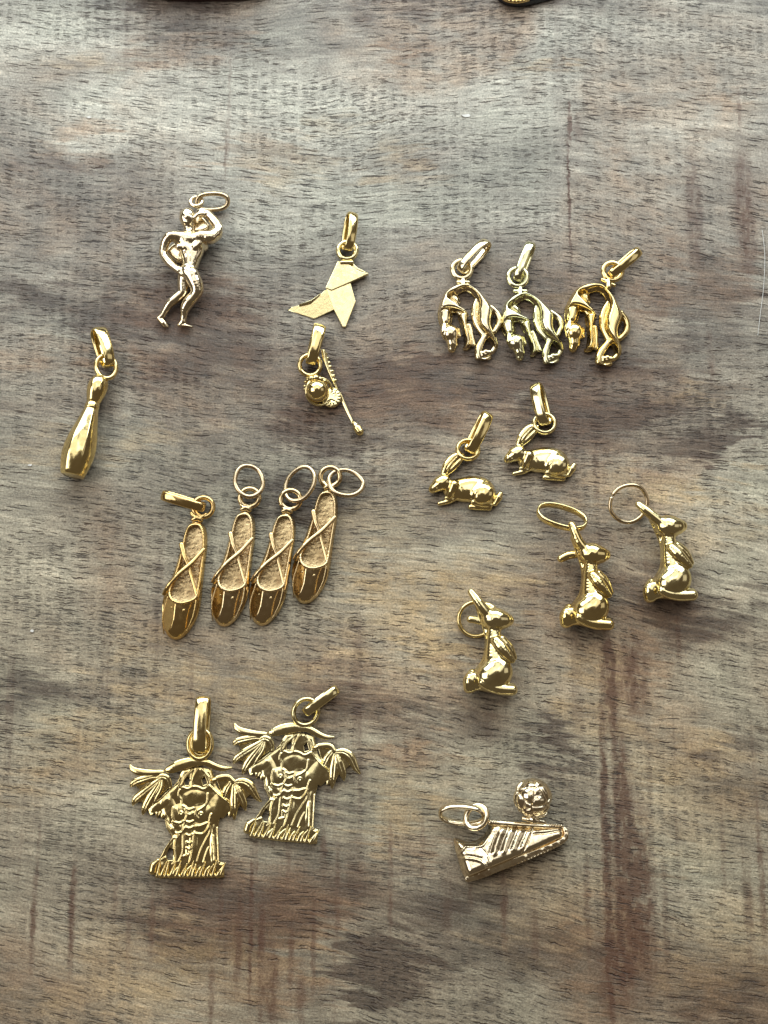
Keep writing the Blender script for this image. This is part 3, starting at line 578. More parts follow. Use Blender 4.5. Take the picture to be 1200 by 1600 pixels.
# ------------------------------------------------------------------ two crouching rabbits
def hare_mesh():
    f = Frame(840, 690, 775, 590, 8.571); v = Vol(-72, 70, -75, 70, 0, 34, 0.62)
    out = [(345, 960), (420, 972), (520, 950), (650, 922), (800, 938), (900, 985), (970, 1080), (995, 1180), (985, 1260), (940, 1325), (820, 1330), (690, 1300), (640, 1268), (530, 1262), (430, 1235), (330, 1200), (290, 1130), (270, 1060)]
    v.inflate(smooth_poly(f.poly(out)), 17, 17, k=0, base=5, blur=9)
    v.ell(f(815, 1165, 14), (18, 16, 8.5), 4, R(20))
    v.chain(f.chain([(700, 1235, 15.5, 1.3), (712, 1150, 21.6, 1.0), (780, 1088, 24.8, 0.8), (830, 1078, 26, 0.6)]), 3.5, n=4, cut=True)
    v.chain(f.chain([(440, 1040, 16, 7), (400, 1130, 14, 6), (380, 1190, 11, 4.5)]), 3)
    v.chain(f.chain([(540, 1080, 19, 1.2), (560, 1150, 18.5, 1.7), (590, 1210, 15, 1.3)]), 2, cut=True, n=3)
    v.chain(f.chain([(440, 1225, 7, 4.0), (360, 1260, 7, 4.2), (240, 1288, 6, 3.2)]), 2, n=3); v.chain(f.chain([(330, 1215, 9, 3), (400, 1235, 9, 3.2)]), 1.5)
    v.chain(f.chain([(650, 1338, 6, 4.0), (760, 1348, 6, 4.2), (900, 1362, 5.5, 3.4)]), 1.5, n=3)
    v.chain(f.chain([(680, 1275, 10, 3.5), (800, 1300, 10, 4.5), (920, 1320, 8, 3.5)]), 2, n=2)
    v.chain(f.chain([(975, 1300, 7, 4), (1020, 1225, 8, 5.6), (1045, 1175, 8, 4.2)]), 1.0)
    for k in range(3): v.chain(f.chain([(985 + 20 * k, 1290 - 12 * k, 13, .9), (1010 + 22 * k, 1190 - 6 * k, 14.5, .9)]), .6, cut=True)
    # head
    v.ell(f(285, 1010, 12), (14.5, 12.5, 10.5), 4, R(35)); v.chain(f.chain([(240, 1035, 12, 10), (180, 1078, 11, 8), (155, 1098, 10, 6.4)]), 4)
    v.ell(f(222, 1005, 20.5), (1.5, 1.3, 1.3), .8, cut=True); v.ell(f(215, 1000, 19.2), (1.1, 1.0, 1.4), .5)
    v.chain(f.chain([(150, 1140, 15, .9), (190, 1110, 18, .9), (215, 1070, 19.5, .8)]), .7, cut=True, n=3)
    v.chain(f.chain([(300, 900, 12, 4.0), (345, 800, 12, 7.2), (420, 700, 12, 7.0), (505, 645, 11, 5.0)]), 1.2, n=4, zs=.75)
    v.chain(f.chain([(350, 890, 10, 3.4), (420, 810, 10, 6.4), (495, 730, 10, 6.0), (550, 660, 10, 3.6)]), .8, n=4, zs=.75)
    v.chain(f.chain([(325, 870, 17, 1.0), (375, 770, 17.2, 1.3), (470, 670, 15.5, .9)]), .8, n=4, cut=True)
    v.chain(f.chain([(360, 868, 14.6, .8), (440, 770, 14.8, 1.1), (525, 690, 13.6, .8)]), .7, n=4, cut=True)
    return v.mesh()
HV = hare_mesh(); hare0 = None
for i, (org, lc, be, mat, lab) in enumerate((((840, 690), (850.5, 662), ((852, 664), (837, 602)), G_LEM, 'pale yellow crouching rabbit charm, the upper right of the pair of crouching rabbits'),
                                             ((727, 745), (731, 703), ((733, 706), (762, 647)), G_YEL, 'warm yellow crouching rabbit charm, the lower left of the pair of crouching rabbits'))):
    t = thing('crouching_rabbit_charm', *org, lab, 'charm', 'crouching rabbit charms'); f = Frame(*org)
    if i == 0: hare0 = mesh_obj('rabbit_body', *HV, mat, t)
    else: o = dup(hare0, t, mat); fit(o, (787.9, 718), (899.5, 728.6), (670.8, 764.5), (784.5, 773.6), ((840, 690), org), 8)
    link('loop', t, f(lc[0], lc[1], 11), 0, -6, 16.3, 15.6, 4.2, 2.6, mat)
    bail(t, f, *be[0], *be[1], mat, W=26, roll=(62, 72)[i], rn=5.8, rr=1.6, flip=bool(i), wide=1.1)

# ------------------------------------------------------------------ three sitting rabbits
def bunny(org, x0, y0, zoom, dx, dy, rot, mat, lab, ring, ear='fold'):
    """traced on the nearest one (crop 700, 900, x8); dx, dy and rot carry the trace to the others"""
    t = thing('sitting_rabbit_charm', *org, lab, 'charm', 'sitting rabbit charms'); F0 = Frame(*org)
    c, s_ = math.cos(R(rot)), math.sin(R(rot))
    def f(X, Y, z=0):
        a, b = 700 + X / 8 - 772, 900 + Y / 8 - 1020
        return F0(772 + dx + c * a + s_ * b, 1020 + dy - s_ * a + c * b, z)
    ch = lambda pts: [(*f(p[0], p[1], p[2]), p[3]) for p in pts]
    v = Vol(-72, 66, -105, 100, 0, 52, 0.8)
    v.ell(f(560, 1250, 24), (27, 23, 22), 5, R(12)); v.ell(f(645, 1170, 26), (17, 20, 19), 8)
    v.ell(f(600, 1225, 36), (22, 17, 8.5), 9, R(30))
    v.chain(ch([(600, 1130, 24, 19), (585, 1000, 26, 15), (578, 880, 27, 12.5), (575, 770, 28, 10.6), (578, 690, 28, 9)]), 5, n=3)
    v.chain(ch([(430, 1330, 36, 6), (510, 1375, 36, 7), (640, 1412, 34, 7.8), (800, 1425, 32, 7.4)]), 1.2, n=3); v.chain(ch([(400, 1350, 20, 8), (600, 1400, 20, 8)]), 3); v.chain(ch([(560, 1390, 12, 7.5), (790, 1400, 11, 7)]), 3)
    v.chain(ch([(430, 1290, 42, 1.4), (500, 1370, 38, 1.5), (560, 1390, 36, 1.2)]), 2, cut=True)
    v.chain(ch([(258, 1400, 20, 7), (262, 1300, 22, 8), (300, 1205, 21, 4.4)]), 1.2, n=3, zs=1.3); v.chain(ch([(295, 1400, 22, 6), (300, 1310, 26, 6.5), (330, 1260, 26, 6)]), 3); v.chain(ch([(300, 1380, 22, 6), (400, 1360, 22, 7)]), 3)
    v.chain(ch([(272, 1240, 31, .8), (250, 1320, 33, 1.0), (235, 1400, 30, .8)]), .8, cut=True); v.chain(ch([(296, 1240, 30, .8), (288, 1390, 31, .9)]), .8, cut=True)
    # arms
    v.chain(ch([(605, 815, 38, 7), (660, 885, 40, 8.2), (730, 965, 41, 6.4), (805, 1055, 38, 3.4)]), 1.6, n=3); v.chain(ch([(665, 790, 28, 6), (755, 890, 26, 6.6), (825, 1020, 22, 3.6)]), 2, n=3)
    v.chain(ch([(570, 830, 42, 1.1), (580, 920, 44, 1.3), (640, 990, 45, 1.2), (700, 1010, 44, 1)]), 1.2, cut=True, n=3); v.chain(ch([(500, 1080, 42, 1.3), (600, 1060, 44, 1.4), (700, 1085, 40, 1.2)]), 1.6, cut=True, n=3)
    # head
    v.ell(f(590, 540, 30), (19.5, 16.5, 15), 4, R(-4)); v.chain(ch([(630, 552, 30, 13), (700, 552, 29, 11.4), (748, 552, 28, 8.4)]), 4)
    v.ell(f(563, 535, 43.5), (3.4, 3.0, 2.6), 1.2, cut=True); v.ell(f(565, 538, 42.5), (2.2, 2.0, 2.2), .5)
    v.chain(ch([(690, 640, 33, 1.1), (725, 600, 36, 1.2), (770, 585, 33, 1)]), 1, cut=True); v.ell(f(772, 520, 33), (1.5, 1.3, 1.3), .8, cut=True)
    # ears
    if ear == 'far_left':
        v.chain(ch([(520, 500, 34, 7.6), (440, 410, 36, 7.2), (360, 295, 37, 6.0), (290, 200, 36, 4.4)]), 2, n=3); v.chain(ch([(530, 470, 20, 4), (430, 560, 16, 4.6), (330, 545, 13, 4.8), (280, 540, 12, 4.6)]), 1.5, n=3)
    elif ear == 'up_and_left':
        v.chain(ch([(520, 500, 34, 7.4), (430, 390, 36, 6.6), (370, 250, 37, 5.6), (335, 175, 36, 4.2)]), 2, n=3); v.chain(ch([(520, 520, 20, 5), (420, 540, 18, 5.2), (300, 555, 16, 5.6), (205, 600, 14, 5.0)]), 1.5, n=3)
    else:
        v.chain(ch([(520, 500, 34, 7.8), (420, 400, 36, 6.8), (320, 300, 37, 6), (250, 228, 36, 4.4)]), 2, n=3); v.chain(ch([(500, 520, 20, 5), (430, 420, 18, 4.4), (340, 320, 18, 4)]), 1.5, n=3)
    v.chain(ch([(470, 470, 41.5, 1.1), (400, 370, 42, 1.4), (330, 250, 41.5, 1)]), 1, cut=True, n=3)
    # thin ridge down the back
    v.chain(ch([(350, 340, 31, 2.4), (430, 560, 26, 2.6), (485, 730, 24, 3), (490, 900, 22, 3.4), (460, 1060, 20, 4), (350, 1230, 19, 4.6), (315, 1350, 19, 4)]), 3, n=4)
    if ear == 'far_left': v.chain(ch([(430, 360, 20, 4.2), (500, 370, 24, 4.4), (570, 410, 25, 4)]), 2, n=3)
    if ear == 'plain': pass
    v.F -= 1.1; mesh_obj('rabbit_body', *v.mesh(3), mat, t)
    ring(t, F0)
def ring_a(t, F):
    link('ring', t, F(700 + 345 / 8, 900 + 540 / 8, 6), 0, 6, 26, 26, 2.2, 2.2, G_YEL)
def ring_b(t, F):
    c = F(820 + 402 / 6.957, 770 + 262 / 6.957, 22)
    link('ring', t, c, -18, -30, 38, 20.5, 4.2, 1.7, G_YEL, p=0.88, floor=True, pitch=4)
def ring_c(t, F):
    link('ring', t, F(940 + 300 / 7.06, 740 + 330 / 7.06, 12), 40, 12, 31, 28, 2.0, 2.2, G_RING, gap=(118, 5), wob=0.012)
bunny((765, 1010), 700, 900, 8, 0, 0, 0, G_LEM, 'sitting rabbit charm with a round ring behind its ears, lowest of the three sitting rabbits', ring_a, 'far_left')
bunny((920, 900), 820, 770, 6.957, 151, -102, 0, G_YEL, 'yellow sitting rabbit charm with a wide oval ring, the middle of the three sitting rabbits', ring_b, 'up_and_left')
bunny((1045, 865), 940, 740, 7.06, 276, -145, 6, G_LEM, 'sitting rabbit charm on a thin round open ring, highest and rightmost of the sitting rabbits', ring_c, 'plain')
# ------------------------------------------------------------------ four ballet slippers
def slipper_parts():
    f = Frame(370, 890, 230, 710, 3.4286)
    outer = smooth_poly(f.poly([(500, 303), (535, 298), (565, 320), (579, 365), (578, 440), (566, 530), (553, 640), (546, 720), (528, 800), (492, 865), (452, 906), (425, 920), (395, 920), (368, 902), (345, 855), (335, 760), (345, 690), (385, 610), (415, 530), (440, 440), (458, 360), (475, 322)], 10))
    inner = smooth_poly(f.poly([(512, 318), (540, 322), (560, 355), (562, 440), (550, 530), (535, 640), (527, 705), (490, 728), (440, 738), (400, 722), (378, 680), (402, 615), (428, 540), (452, 440), (468, 362), (485, 328)], 16))
    v = Vol(-66, 74, -92, 92, 0, 40, 0.62)
    d2 = sdpoly(v.X2, v.Y2, outer); A = f(520, 300, 10)[:2]; B = f(410, 920, 10)[:2]; ax = (B - A) / np.linalg.norm(B - A)
    tt = ((v.X2 - A[0]) * ax[0] + (v.Y2 - A[1]) * ax[1]) / np.linalg.norm(B - A); sd = (v.X2 - A[0]) * -ax[1] + (v.Y2 - A[1]) * ax[0]
    Hh = np.interp(tt, [0, 0.3, 0.55, 0.70, 0.85, 1.0], [15, 14, 17, 24, 21, 12])
    q = np.clip(-d2 / np.interp(tt, [0, .5, .7, 1], [5, 5, 13, 12]), 0, 1)
    top = 3 + (Hh - 3) * np.sqrt(1 - (1 - q) ** 2)
    # toe: a flattened middle between two side flats
    flat = np.interp(tt, [0.6, 0.68, 1.0], [99, 26, 17]); top = np.minimum(top, np.maximum(flat - 0.75 * np.maximum(sd - 7, 0) - 0.95 * np.maximum(-sd - 6, 0), 4))
    top = blurmap(top, 4); v.relief(d2, top, 0.4)
    di = sdpoly(v.X2, v.Y2, inner); Z = v.z[None, None, :]
    cut = np.maximum(di[:, :, None], 5.5 - Z); v.F = np.maximum(v.F, -cut.astype(np.float32))
    for i in range(len(inner)):                   # rolled rim round the opening
        a, b = inner[i], inner[(i + 1) % len(inner)]
        ta = [np.dot(p - A, ax) / np.linalg.norm(B - A) for p in (a, b)]; za = np.interp(ta, [0, .3, .5, .62, .7], [14, 13.5, 16, 20, 23.5])
        v.seg((*a, za[0], 2.0), (*b, za[1], 2.0), 0.6)
    for (x, y) in ((392, 752), (457, 768)):
        c = f(x, y, 24); v.ell((c[0], c[1], 25.0), (2.6, 2.6, 2.4), .8, cut=True); v.ell((c[0], c[1], 23), (1.4, 1.4, 1.6), .4)
    for a in (((372, 700), (345, 800), (352, 890)), ((520, 720), (505, 800), (470, 880))):
        v.chain(f.chain([(*a[0], 21, 1.0), (*a[1], 22, 1.0), (*a[2], 15, 1)]), 1.4, n=3)
    body = v.mesh()
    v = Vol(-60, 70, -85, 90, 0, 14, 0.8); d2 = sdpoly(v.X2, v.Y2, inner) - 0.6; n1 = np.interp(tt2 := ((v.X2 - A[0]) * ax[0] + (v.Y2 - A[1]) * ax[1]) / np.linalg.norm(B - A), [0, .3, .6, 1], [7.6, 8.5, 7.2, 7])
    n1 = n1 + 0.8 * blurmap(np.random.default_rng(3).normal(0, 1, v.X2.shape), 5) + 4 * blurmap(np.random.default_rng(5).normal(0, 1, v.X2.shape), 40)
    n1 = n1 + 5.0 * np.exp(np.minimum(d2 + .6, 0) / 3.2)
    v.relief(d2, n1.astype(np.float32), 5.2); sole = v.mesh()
    v = Vol(-66, 74, -90, 90, 0, 40, 0.62); v.chain(f.chain([(562, 452, 17.5, 3.0), (500, 520, 21, 3.4), (430, 580, 23, 3.5), (378, 638, 22, 3.4), (352, 682, 14, 2.8)]), 1, n=4, zs=.7); s1 = v.mesh()
    v = Vol(-66, 74, -90, 90, 0, 40, 0.62); v.chain(f.chain([(446, 425, 16, 4.0), (460, 480, 18, 3.6), (480, 530, 18, 2.8), (502, 610, 18, 2.4), (526, 700, 20, 2.2)]), 1, n=4, zs=.7); s2 = v.mesh()
    v = Vol(-66, 74, -20, 110, 0, 30, 0.7); v.chain(f.chain([(505, 295, 12, 3), (527, 286, 12, 4.2), (550, 300, 12, 3)]), 2, n=3); v.chain(f.chain([(498, 262, 11, 2.6), (520, 290, 12, 3.4)]), 2); v.chain(f.chain([(572, 268, 11, 2.6), (540, 290, 12, 3.4)]), 2); jt = v.mesh()
    return body, sole, s1, s2, jt
SL = slipper_parts(); SO = (370, 890)
# heel top and toe tip in photograph pixels
def sp(X, Y): return (230 + X / 3.4286, 710 + Y / 3.4286)
heel0, toe0 = sp(535, 298), sp(400, 920)
SLIP = [(sp(275, 353), sp(140, 990), G_BRZY, (290, 890), 'yellowish gold ballet slipper charm with a long thin bail, leftmost of the four slippers'),
        (heel0, toe0, G_BRZ, SO, 'aged gold ballet slipper charm, second from the left between two other slippers'),
        (sp(755, 308), sp(600, 915), G_BRZ, (430, 890), 'aged gold ballet slipper charm, third from the left with its tilted oval ring'),
        (sp(980, 183), sp(832, 797), G_BRZ, (495, 850), 'aged gold ballet slipper charm set highest, rightmost of the four slippers')]
src = None
for i, (h_, to, mat, org, lab) in enumerate(SLIP):
    t = thing('ballet_slipper_charm', *org, lab, 'charm', 'ballet slipper charms'); f = Frame(*org, 230, 710, 3.4286)
    if src is None and i == 0:
        t0 = t; names = ('slipper_body', 'insole', 'strap', 'strap', 'solder_joint')
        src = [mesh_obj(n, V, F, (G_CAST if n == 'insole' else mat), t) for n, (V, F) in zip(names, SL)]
        parts = src
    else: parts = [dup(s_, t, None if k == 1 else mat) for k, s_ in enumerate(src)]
    for p in parts: fit(p, heel0, toe0, h_, to, (SO, org), 10)
    if i == 0:
        link('loop', t, f(300, 283, 11), 60, 6, 15.5, 15, 2.8, 2.8, mat)
        bail(t, f, 305, 285, 85, 218, mat, W=26, roll=74, rn=5, rr=1.7, flip=False, wide=1.1)
    elif i == 1:
        link('loop', t, f(548, 232, 11), 20, 4, 14.8, 14.2, 3.0, 3.0, mat); link('ring', t, f(545, 143, 17), 105, 8, 25.5, 21.5, 2.6, 2.5, G_RING, wob=.012, pitch=-3)
    elif i == 2:
        link('loop', t, f(768, 243, 11), 20, 4, 15.2, 14.8, 3.0, 3.0, mat); link('ring', t, f(818, 158, 17), 62, -22, 29, 23, 2.6, 2.5, G_RING, wob=.012, pitch=3)
    else:
        link('loop', t, f(980, 120, 11), 20, 4, 15.2, 14.8, 3.0, 3.0, mat); link('ring', t, f(1063, 152, 14), -14, -12, 27, 21.5, 2.6, 2.5, G_RING, wob=.015)

# ------------------------------------------------------------------ two palm plaques
PO = (300, 1270)
def dome_noise(sh):
    n = blurmap(np.random.default_rng(11).normal(0, 1, sh), 60); return 0.10 * n / n.std()
def palm_parts():
    f = Frame(*PO, 190, 1070, 5.0); out = []
    BX = (-112, 112, -118, 100)
    # central plate
    v = Vol(*BX, 0, 17, 0.62)
    outline = f.poly([(455, 700), (480, 660), (600, 640), (700, 660), (722, 720), (740, 790), (800, 870), (888, 945), (870, 1010), (835, 1035), (830, 1000), (790, 1045), (765, 1035), (752, 1120), (762, 1380), (803, 1392), (800, 1505), (520, 1515), (300, 1510), (222, 1470), (218, 1425), (245, 1385), (290, 1370), (330, 1290), (395, 1192), (350, 1120), (335, 1030), (312, 1050), (300, 1010), (275, 1045), (262, 1000), (225, 1025), (198, 958), (300, 880), (400, 800), (440, 750)], 7)
    d2 = sdpoly(v.X2, v.Y2, outline)
    fans = np.minimum(sdpoly(v.X2, v.Y2, f.poly([(110, 790), (230, 735), (310, 700), (360, 745), (372, 800), (310, 860), (215, 950), (185, 975), (190, 930), (120, 905), (160, 840)], 5)), sdpoly(v.X2, v.Y2, f.poly([(740, 745), (860, 735), (950, 770), (1020, 840), (960, 900), (925, 940), (895, 1000), (870, 960), (800, 890)], 5)))
    top = np.where(fans < d2, 4.6, 6.2 + 1.0 * np.clip(-d2 / 4, 0, 1)); d2 = np.minimum(d2, fans)
    def dome(X, Y, rx, ry, h, ang=0):
        c = f(X, Y, 7); u = (v.X2 - c[0]) * math.cos(ang) + (v.Y2 - c[1]) * math.sin(ang); w_ = -(v.X2 - c[0]) * math.sin(ang) + (v.Y2 - c[1]) * math.cos(ang)
        return h * np.clip(1 - (u / rx) ** 2 - (w_ / ry) ** 2, 0, 1)
    for d in ((575, 885, 20, 12, .7), (465, 1000, 14, 14, 1.3), (620, 1000, 16, 15, 1.3), (530, 1150, 9, 38, 1.2), (380, 980, 12, 30, 1.6, .4), (740, 960, 13, 28, 1.3, -.5), (440, 1120, 15, 9, 1.0), (620, 1110, 15, 9, 1.0), (450, 1260, 9, 30, 1.2), (560, 1270, 7, 30, 1.0), (720, 1250, 6, 30, 1), (590, 1300, 9, 20, .8), (300, 930, 18, 8, 1.3, .65)): top = top + dome(*d)
    top = top + dome_noise(v.X2.shape)
    ridge = np.zeros_like(top)
    def rd(pts, wd=1.5, h=1.7, n=4):
        nonlocal ridge
        wd *= 0.85; h *= 0.85
        q = spline(np.array([f(p[0], p[1], 8)[:2] for p in pts]), n) if n else [f(p[0], p[1], 8)[:2] for p in pts]
        d = stroke2(v.X2, v.Y2, q); ridge = np.maximum(ridge, h * np.clip(1.25 - (d / wd) ** 2, 0, 1))
    rd([(455, 820), (445, 860), (468, 900), (472, 940), (500, 955)], 1.2, 1.4); rd([(480, 800), (515, 812), (560, 795), (600, 800), (640, 815), (690, 785)], 1.3, 1.6)
    rd([(690, 790), (740, 840), (800, 890), (885, 950)], 1.6, 2); rd([(440, 760), (380, 810), (300, 890), (200, 955)], 1.6, 2)
    rd([(672, 850), (668, 920), (625, 965), (590, 985), (578, 1010), (600, 1045)], 1.2, 1.4); rd([(500, 970), (515, 1010), (500, 1050), (480, 1075)]); rd([(405, 960), (400, 1010), (410, 1060)])
    for (x, y) in ((465, 1003), (620, 1008)): rd([(x - 12, y), (x, y - 12), (x + 12, y), (x, y + 12), (x - 12, y)], 1.1, 1.5)
    for y, hw in ((972, 28), (1010, 25), (1072, 28), (1118, 28), (1176, 25), (1234, 22), (1280, 20)): rd([(530 - hw, y - 7), (530, y + 3), (530 + hw, y - 9)], 1.5, 1.8)
    rd([(405, 1070), (450, 1080), (485, 1065)], 1.9, 2); rd([(400, 1120), (425, 1160), (470, 1150), (490, 1120)], 1.8, 2); rd([(580, 1105), (620, 1100), (665, 1080)], 1.9, 2); rd([(575, 1160), (630, 1165), (670, 1130), (690, 1080)], 1.8, 2)
    rd([(500, 1060), (485, 1100), (482, 1200), (480, 1300), (450, 1380)], 1.4); rd([(570, 1150), (560, 1230), (550, 1320), (530, 1390)], 1.4); rd([(480, 1150), (430, 1200), (415, 1280), (420, 1370), (400, 1400)], 1.4)
    rd([(395, 1195), (435, 1195)], 1.6, 2); rd([(335, 1020), (345, 1090), (385, 1180)], 1.6, 2); rd([(700, 1010), (685, 1080), (690, 1150), (665, 1200), (620, 1290), (590, 1380)], 1.4); rd([(750, 1120), (755, 1250), (762, 1385)], 1.6, 2); rd([(715, 1180), (722, 1260), (728, 1370)], 1.2, 1.2); rd([(640, 1385), (660, 1320), (680, 1270)], 1.2, 1.2)
    rd([(400, 1195), (350, 1260), (310, 1340), (250, 1400)], 2.2, 2.2); rd([(480, 1340), (520, 1325)], 1.4); rd([(300, 1370), (350, 1345)], 1.4)
    rd([(460, 720), (440, 760), (455, 800)], 1.2); rd([(560, 660), (500, 720), (470, 780)], 1.2); rd([(545, 660), (545, 790)], 1.1); rd([(600, 650), (560, 720), (550, 790)], 1.2); rd([(620, 650), (680, 720), (700, 770)], 1.2); rd([(690, 665), (710, 720), (725, 760)], 1.2)
    for x in (240, 270, 300): rd([(x, 1010 - (x - 240) * .2), (x - 8, 1045 - (x - 240) * .2)], 1.3, 1.6, 0)
    top = top + ridge
    holes = []
    for hp in ([(490, 745), (520, 715), (535, 745), (525, 785), (495, 785)], [(625, 735), (650, 715), (670, 770), (640, 785)], [(345, 1330), (375, 1270), (405, 1290), (400, 1370), (360, 1370)]):
        d2 = np.maximum(d2, -sdpoly(v.X2, v.Y2, f.poly(hp, 7)))
    v.relief(d2, blurmap(top, 1), 0.8); out.append(('trunk_plate', v.mesh(1), None))
    # grass strip
    v = Vol(*BX, 0, 18, 0.62); v.chain(f.chain([(300, 1490, 5, 3.4), (520, 1497, 5, 3.4), (785, 1485, 5, 3.4)]), 1, zs=1.1)
    r_ = random.Random(4)
    for k in range(17):
        x = 280 + k * 31 + r_.uniform(-9, 9); q_ = r_.uniform(.8, 1.15); v.chain(f.chain([(x, 1496, 7, 3.0 * q_), (x + 12, 1455 + r_.uniform(-12, 12), 8.8, 2.2 * q_), (x + r_.uniform(22, 50), 1400 + r_.uniform(-30, 22), 8.4, .8)]), .3, n=3)
    out.append(('grass_strip', v.mesh(1), 'stuffy'))
    v = Vol(*BX, 0, 18, 0.62); v.chain(f.chain([(240, 1455, 7, 5.4), (248, 1410, 8, 5.2), (285, 1372, 9, 3.0)]), 2); out.append(('round_stone', v.mesh(), None))
    # leaves: each a blade with a raised midrib
    def leaf(pts, w0=1.0, groove=True, zs=.55):
        v = Vol(*BX, 0, 19, 0.62); v.chain(f.chain([(p_[0], p_[1], p_[2], p_[3] * 1.6) for p_ in pts]), 1, n=4, zs=zs * .75)
        if groove: v.chain([(*f(p[0], p[1], p[2] + p[3] * zs * 1.09 + .4), .9) for p in pts], .7, n=3, cut=True)
        out.append(('palm_leaf', v.mesh(), None))
    leaf([(345, 665, 8, 1.6), (380, 660, 9, 4.0), (450, 628, 10, 5.2), (540, 605, 10, 4.8), (620, 605, 10, 3)], groove=False); leaf([(590, 600, 10, 2.6), (660, 608, 10, 3.2), (740, 642, 9.5, 3.0), (800, 655, 9, 2.4), (855, 648, 8, 1.0)], groove=False)
    leaf([(68, 632, 7, 1.2), (95, 665, 8, 2.8), (160, 685, 9, 3.6), (250, 690, 9.5, 3.2), (310, 688, 9, 3.0)], groove=False)
    leaf([(75, 790, 7, 1.4), (100, 765, 8, 3.4), (170, 740, 9, 3.6), (240, 720, 9.5, 2.6), (300, 722, 9, 2)])
    leaf([(88, 938, 6, 1.0), (110, 895, 7.5, 3.4), (170, 845, 9, 4.2), (240, 790, 10, 3.4), (300, 740, 10, 2)])
    leaf([(165, 1012, 6, 1.0), (185, 955, 8, 3.4), (225, 880, 9, 4.0), (275, 800, 10, 3.2), (305, 745, 10, 2)])
    leaf([(240, 940, 7, 1.2), (262, 880, 9, 3.2), (300, 810, 10, 3.0), (310, 745, 10, 2)])
    leaf([(375, 800, 7, 2.4), (360, 740, 8.5, 3.2), (320, 718, 10, 3.2), (285, 725, 10, 2)])
    leaf([(718, 742, 9, 1.8), (760, 728, 10, 2.8), (830, 722, 10, 2.8), (870, 755, 10.5, 2.4)], groove=False); leaf([(1090, 912, 6, 1.0), (1050, 870, 8, 3.0), (1000, 790, 9, 4.4), (940, 758, 10, 4.0), (880, 765, 10.5, 2)])
    leaf([(968, 978, 6, 1.0), (950, 915, 8, 3.6), (915, 840, 9.5, 4.2), (882, 770, 10, 2)]); leaf([(880, 1050, 5, 1.0), (880, 980, 8, 3.2), (880, 890, 9, 4.2), (880, 790, 10, 2.4)]); leaf([(800, 880, 8, 1.6), (820, 820, 9.5, 3.6), (850, 770, 10, 2.6)])
    return out
PP = palm_parts(); psrc = None
for i, (org, mat, lab) in enumerate(((PO, G_YEL, 'gold palm tree plaque charm with upright bail, the lower left of the two plaques'), ((462, 1215), G_LEM, 'gold palm tree plaque charm with bail leaning right, upper of the two plaques'))):
    t = thing('palm_plaque_charm', *org, lab, 'charm', 'palm tree plaque charms')
    if i == 0:
        psrc = [mesh_obj(n, V, F, mat, t) for n, (V, F), _ in PP]; f = Frame(*org, 190, 1070, 5.0)
        link('loop', t, f(612, 462, 12), 90, 0, 22, 17.5, 3.4, 2.6, mat); link('inner_ring', t, f(612, 455, 14), 90, 10, 18, 12.5, 2.0, 1.7, mat)
        bail(t, f, 610, 520, 640, 100, mat, W=22, roll=84, rn=7.2, rr=1.8, z0=16, wide=1.0)
    else:
        for p in psrc: o = dup(p, t, mat); fit(o, (204, 1196), (350, 1366), (367.4, 1131.5), (495.5, 1314), (PO, org), 8)
        f = Frame(*org, 350, 1060, 5.4545)
        link('loop', t, f(697, 285, 12), 60, 8, 20, 18, 3.4, 2.6, mat)
        bail(t, f, 690, 290, 960, 90, mat, W=22, roll=80, rn=5.0, rr=1.8, z0=15, wide=1.05, flip=True)

